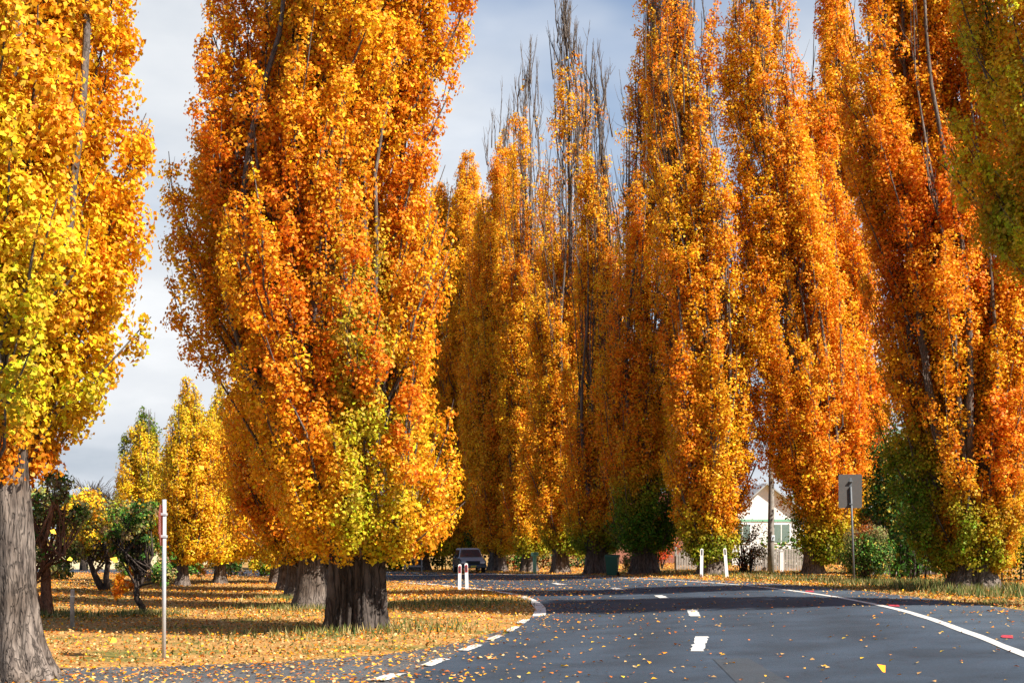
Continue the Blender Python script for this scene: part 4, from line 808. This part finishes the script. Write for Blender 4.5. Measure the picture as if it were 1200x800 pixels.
# power pole
X, Y, z = gz(903.5, 671.0); root = empty('power_pole', (X, Y, z), R(20), 'grey timber power pole in front of the white house', 'power pole')
mb = MB(); mb.tube([(0, 0, -.2), (0, 0, 2), (.02, 0, 4), (0, 0, 6.3)], [.165, .155, .13, .10], 14); mb.build('pole', M['pole_wood'], root, True)
mb = MB(); mb.box(-.10, .10, -.20, -.165, 1.5, 1.75, .01); mb.build('tag_plate', M['galv'], root)
# wheelie bin
X, Y, z = gz(717.5, 674.8); root = empty('wheelie_bin', (X, Y, z), R(-12), 'dark green wheelie bin beside the split pale trunks', 'bin')
def frustum(mb, w0, d0, w1, d1, z0, z1, y0=0, y1=0):
    mb.add([(-w0/2, -d0/2+y0, z0), (w0/2, -d0/2+y0, z0), (w0/2, d0/2+y0, z0), (-w0/2, d0/2+y0, z0), (-w1/2, -d1/2+y1, z1), (w1/2, -d1/2+y1, z1), (w1/2, d1/2+y1, z1), (-w1/2, d1/2+y1, z1)], [(3, 2, 1, 0), (4, 5, 6, 7), (0, 1, 5, 4), (1, 2, 6, 5), (2, 3, 7, 6), (3, 0, 4, 7)])
mb = MB(); frustum(mb, .46, .46, .60, .66, .05, .90); frustum(mb, .64, .70, .64, .70, .90, .94); mb.build('bin_body', M['bin_green'], root)
mb = MB(); mb.prism([(-.38, .945), (.40, .945), (.40, .985), (.1, 1.03), (-.36, .99)], 'x', -.33, .33); mb.build('lid', M['bin_green'], root)
mb = MB(); mb.tube([(-.24, .42, .98), (.24, .42, .98)], .02, 8); mb.build('handle', M['bin_green'], root)
for sx in (-.27, .27):
    mb = MB(); mb.tube([(sx-.03, .24, .11), (sx+.03, .24, .11)], .11, 14); mb.build('wheel', M['rubber'], root)
# pale green mailbox post and small thing beside it
X, Y, z = gz(626.5, 671.5); root = empty('letterbox', (X, Y, z), R(10), 'pale green letterbox on a post between two poplar trunks', 'letterbox')
mb = MB(); mb.box(-.09, .09, -.09, .09, -.1, 1.05, .012); mb.build('post', M['pale_green'], root)
mb = MB(); mb.box(-.17, .17, -.28, .22, .98, 1.2, .02); mb.build('letterbox_body', M['pale_green'], root)
mb = MB(); mb.box(-.11, .11, -.287, -.281, 1.10, 1.14); mb.build('slot', M['black'], root)
# railing by the drive left of the car
X, Y = (505-600)/F*93, 90.; z = float(h(X, Y)); root = empty('low_railing', (X-1.0, Y, z), R(8), 'low pale timber railing beyond the far trunks right of the huge tree', 'railing')
for k in range(2): mb = MB(); mb.box(-.5+k*1.05, -.42+k*1.05, -.04, .04, -.05, .95, .01); mb.build('post', M['wood_grey'], root)
for zz in (.4, .85): mb = MB(); mb.box(-.55, .68, -.065, -.042, zz-.05, zz+.05, .008); mb.build('rail', M['wood_grey'], root)
# weathered paling fence and gate
def paling(label, px0, px1, Y, ht, seed, name='paling_fence', cat='fence', arch=False):
    X0 = (px0-600)/F*Y; X1 = (px1-600)/F*Y; z = float(h((X0+X1)/2, Y)); root = empty(name, ((X0+X1)/2, Y, z), 0, label, cat); w = X1-X0; r_ = np.random.RandomState(seed)
    mb = MB(); n = int(w/.13)
    for k in range(n):
        x = -w/2 + (k+.5)*w/n; t_ = ht + r_.normal(0, .015) - (0.35*(2*abs(x)/w)**2*ht if arch else 0); mb.box(x-.055, x+.055, -.012+r_.normal(0, .003), .010, .03, t_, .004)
    mb.build('palings', M['wood_grey'], root)
    for zz in (.3, ht*.62): mb = MB(); mb.box(-w/2, w/2, .0135, .05, zz-.04, zz+.04, .005); mb.build('rail', M['wood_grey'], root)
    for k in range(2 if arch else int(w/2.4)+1):
        x = -w/2 + k*(w/(1 if arch else int(w/2.4))); mb = MB(); mb.box(x-.06, x+.06, .053, .16, -.1, ht+(.05), .01); mb.build('post', M['wood_grey'], root)
paling('grey weathered paling fence right of the power pole', 880, 952, 70.5, 1.12, 1)
paling('grey arched timber gate left of the white guide posts', 792, 822, 73.5, 1.15, 2, 'timber_gate', 'gate', True)
X, Y, z = (922-600)/F*70.2, 70.2, .36; root = empty('gate_post', ((915.5-600)/F*69.9, 69.9, .36), 0, 'whitish gate post in front of the paling fence', 'post')
mb = MB(); mb.box(-.09, .09, -.09, .09, -.1, 1.0, .012); mb.build('shaft', M['wall_white'], root); mb = MB(); mb.prism([(-.11, 1.0), (.11, 1.0), (0, 1.1)], 'y', -.11, .11); mb.build('cap', M['wall_white'], root)

# ---------------------------------------------------------------- parked car
def make_car():
    X, Y, z = gz(549.5, 671.0); root = empty('parked_car', (X, Y, z), R(9), 'dark four-wheel drive with silvery bonnet parked nose towards the bend', 'car'); root.scale = (.88, .88, .88)
    # nose points to -Y; side profile (y, z) extruded with tumblehome
    W_ = .88
    low = [(-2.2, .42), (-2.25, .62), (-2.2, .86), (-1.2, 1.02), (2.15, 1.02), (2.22, .8), (2.2, .40)]
    mb = MB(); n = len(low)
    for s, q in ((1, 0), (-1, 0)): pass
    ring = lambda x, k: [(x, y*(1-k*.02), zz-(k*.03 if zz > .9 else 0)) for y, zz in low]
    vs = ring(-W_, 1) + ring(-W_+.07, 0) + ring(W_-.07, 0) + ring(W_, 1); fs = [tuple(range(n)), tuple(range(3*n, 4*n))]
    for r_ in range(3): fs += [(r_*n+i, r_*n+(i+1) % n, (r_+1)*n+(i+1) % n, (r_+1)*n+i) for i in range(n)]
    mb.add(vs, fs)
    body = mb.build('body', M['car_dark'], root)
    bv = body.modifiers.new('bevel', 'BEVEL'); bv.width = .04; bv.segments = 2
    cab = MB(); a, b = .80, .64
    cab.add([(-a, -1.05, 1.02), (a, -1.05, 1.02), (a, 2.1, 1.02), (-a, 2.1, 1.02), (-b, -.42, 1.62), (b, -.42, 1.62), (b, 1.9, 1.62), (-b, 1.9, 1.62), (-b+.05, -.30, 1.68), (b-.05, -.30, 1.68), (b-.05, 1.8, 1.68), (-b+.05, 1.8, 1.68)],
            [(0, 1, 5, 4), (1, 2, 6, 5), (2, 3, 7, 6), (3, 0, 4, 7), (4, 5, 9, 8), (5, 6, 10, 9), (6, 7, 11, 10), (7, 4, 8, 11), (8, 9, 10, 11)]); cab.build('cabin', M['car_silver'], root)
    ws = MB(); o = .012; f = lambda x, t: (x, -1.05+t*.63-.018, 1.02+t*.60+o)
    ws.add([f(-.74, .10), f(.74, .10), f(.60, .92), f(-.60, .92)], [(0, 1, 2, 3)]); w = ws.build('windscreen', M['glass'], root); sm = w.modifiers.new('thick', 'SOLIDIFY'); sm.thickness = .006
    for s in (-1, 1):
        m3 = MB(); m3.add([(s*.795, -.75, 1.10), (s*.795, 1.95, 1.10), (s*.672, 1.8, 1.56), (s*.672, -.35, 1.56)], [(0, 1, 2, 3)]); q = m3.build('side_window', M['glass'], root); q.location.x = s*.006
        m4 = MB(); m4.box(s*.98-.10, s*.98+.10, -.86, -.78, 1.04, 1.20, .02); m4.tube([(s*.82, -.8, 1.08), (s*.9, -.82, 1.1)], .02, 6); m4.build('mirror', M['black'], root)
    bn = MB(); bn.add([(-.76, -2.17, .885), (.76, -2.17, .885), (.80, -1.12, 1.045), (-.80, -1.12, 1.045), (-.76, -2.2, .86), (.76, -2.2, .86), (.8, -1.1, 1.01), (-.8, -1.1, 1.01)], [(0, 1, 2, 3), (4, 5, 1, 0), (5, 6, 2, 1), (7, 4, 0, 3)]); bn.build('bonnet', M['car_silver'], root)
    gr = MB(); gr.box(-.42, .42, -2.265, -2.22, .64, .82, .015)
    for k in range(3): gr.box(-.42, .42, -2.275, -2.262, .67+k*.05, .685+k*.05)
    gr.build('grille', M['black'], root)
    for s in (-1, 1):
        hl = MB(); hl.box(s*.62-.16, s*.62+.16, -2.275, -2.2, .66, .82, .03); hl.build('headlight', M['lamp_glass'], root)
    bp = MB(); bp.box(-.90, .90, -2.36, -2.1, .36, .58, .05); bp.build('bumper', M['car_dark'], root)
    npl = MB(); npl.box(-.19, .19, -2.374, -2.362, .43, .55, .003); npl.build('number_plate', M['plate'], root)
    for sx in (-1, 1):
        for yy in (-1.45, 1.35):
            t = MB(); t.tube([(sx*.66, yy, .35), (sx*.70, yy, .35), (sx*.86, yy, .35), (sx*.895, yy, .35)], [.31, .35, .35, .32], 22); wh = t.build('wheel', M['rubber'], root)
            r2 = MB(); r2.tube([(sx*.85, yy, .35), (sx*.905, yy, .35)], [.21, .19], 16); r2.build('rim', M['chrome'], wh)
make_car()

# ---------------------------------------------------------------- buildings
def white_house():
    Y = 88.; X0 = (858-600)/F*Y; X1 = (948-600)/F*Y; xm = (898-600)/F*Y; z = float(h(X0, Y)); root = empty('house', (xm, Y, z), 0, 'white gabled house behind the power pole', 'house')
    a, b = X0-xm, X1-xm; ez, rz = 3.05, 5.0
    mb = MB(); mb.prism([(a, 0), (b, 0), (b, ez), (0, rz), (a, ez)], 'y', 0, 9)
    mb.build('wall', M['wall_white'], root)
    rf = MB(); t = .1
    for (p, q) in (((a-.35, ez-.25), (0, rz)), ((0, rz), (b+.35, ez-.25))):
        rf.prism([(p[0], p[1]+.004), (q[0], q[1]+.004), (q[0], q[1]+t+.004), (p[0], p[1]+t+.004)], 'y', -.35, 9.35)
    rf.build('roof', M['roof_grey'], root)
    for (x0, x1) in ((-2.0, -.95), (.35, 1.5)):
        w = MB(); w.box(x0, x1, -.05, -.003, 1.35, 2.6, .01); fr = w.build('window', M['wall_white'], root)
        p = MB(); p.box(x0+.07, (x0+x1)/2-.03, -.056, -.051, 1.42, 2.53); p.box((x0+x1)/2+.03, x1-.07, -.056, -.051, 1.42, 2.53); p.build('pane', M['window_dark'], fr)
    v = MB(); v.prism([(a+.2, 2.72), (b-.2, 2.72), (b-.2, 2.86), (a+.2, 2.86)], 'y', -.04, -.002); v.build('trim', M['pale_green'], root)
white_house()
def red_house():
    Y = 96.; xm = (780-600)/F*Y; z = .36; root = empty('house', (xm, Y, z), 0, 'brick house with a dark red roof glimpsed above the red shrub', 'house')
    mb = MB(); mb.box(-4, 4, 0, 8, 0, 2.7); mb.build('wall', M['brick'], root)
    rf = MB(); rf.add([(-4.5, -.5, 2.703), (4.5, -.5, 2.703), (4.5, 8.5, 2.703), (-4.5, 8.5, 2.703), (-2.4, 4, 4.9), (2.4, 4, 4.9)], [(3, 2, 1, 0), (0, 1, 5, 4), (1, 2, 5), (2, 3, 4, 5), (3, 0, 4)]); rf.build('roof', M['roof_red'], root)
    ch = MB(); ch.box(.6, 1.3, 1.2, 1.9, 3.3, 5.0, .02); ch.build('chimney', M['brick'], root)
    for x in (-2.4, 1.4): w = MB(); w.box(x, x+1.1, -.05, -.003, 1.0, 2.2, .01); fr = w.build('window', M['wall_white'], root); p = MB(); p.box(x+.07, x+1.03, -.056, -.051, 1.07, 2.13); p.build('pane', M['window_dark'], fr)
red_house()
def dark_shed():
    Y = 62.; xm = (1028-600)/F*Y; root = empty('shed', (xm, Y, .36), 0, 'dark timber shed with pale wall battens behind the grey sign', 'shed')
    mb = MB(); mb.box(-.3, 2.6, 0, 4, 0, 2.9); mb.build('wall', M['wood_dark'], root)
    mb = MB()
    for k in range(6): mb.box(-.2+k*.5, -.16+k*.5, -.03, -.002, .05, 2.6)
    mb.build('battens', M['wood_grey'], root)
    mb = MB(); mb.prism([(-.5, 2.904), (2.8, 2.904), (2.8, 3.0), (-.5, 3.0)], 'y', -.4, 4.3); mb.build('roof', M['roof_grey'], root)
    mb = MB(); mb.box(-.1, .55, -.06, -.032, 1.1, 2.1, .01); mb.build('shutter', M['brick'], root)
dark_shed()

# ---------------------------------------------------------------- leaves falling through the air
rs = np.random.RandomState(3)
for (px, py, Y, s_, c, l_) in [(1033, 783, 9.0, .06, OR, 'orange leaf falling low over the near road'), (134, 656, 22, .10, YO, 'yellow leaf in the air before the leaning dark tree'), (62, 623, 21, .08, YO, 'amber leaf in the air beside the eucalypt trunk'),
                             (82, 655, 22, .07, YE, 'pale yellow leaf in the air above the wooden post'), (236, 548, 25, .10, OR, 'orange leaf drifting before the golden poplar'), (133, 750, 21, .09, YO, 'yellow leaf just above the lawn right of the foreground trunk')]:
    X = (px-600)/F*Y; Z = EYE+(HY-py)/F*Y; C = np.array([[0, 0, 0.]]); r2 = np.random.RandomState(int(px))
    co = leaf_geo(C, np.array([[.5, -.7, .4]]), np.array([s_*1.3]), r2, .2); me = raw_mesh('falling_leaf', co, np.arange(4), 4, colors=np.array([c])); o = link('falling_leaf', me, M['litter']); o.location = (X, Y, Z); tag(o, l_, 'leaf', 'leaves falling through the air')
print('LEAVES', TOTAL[0])
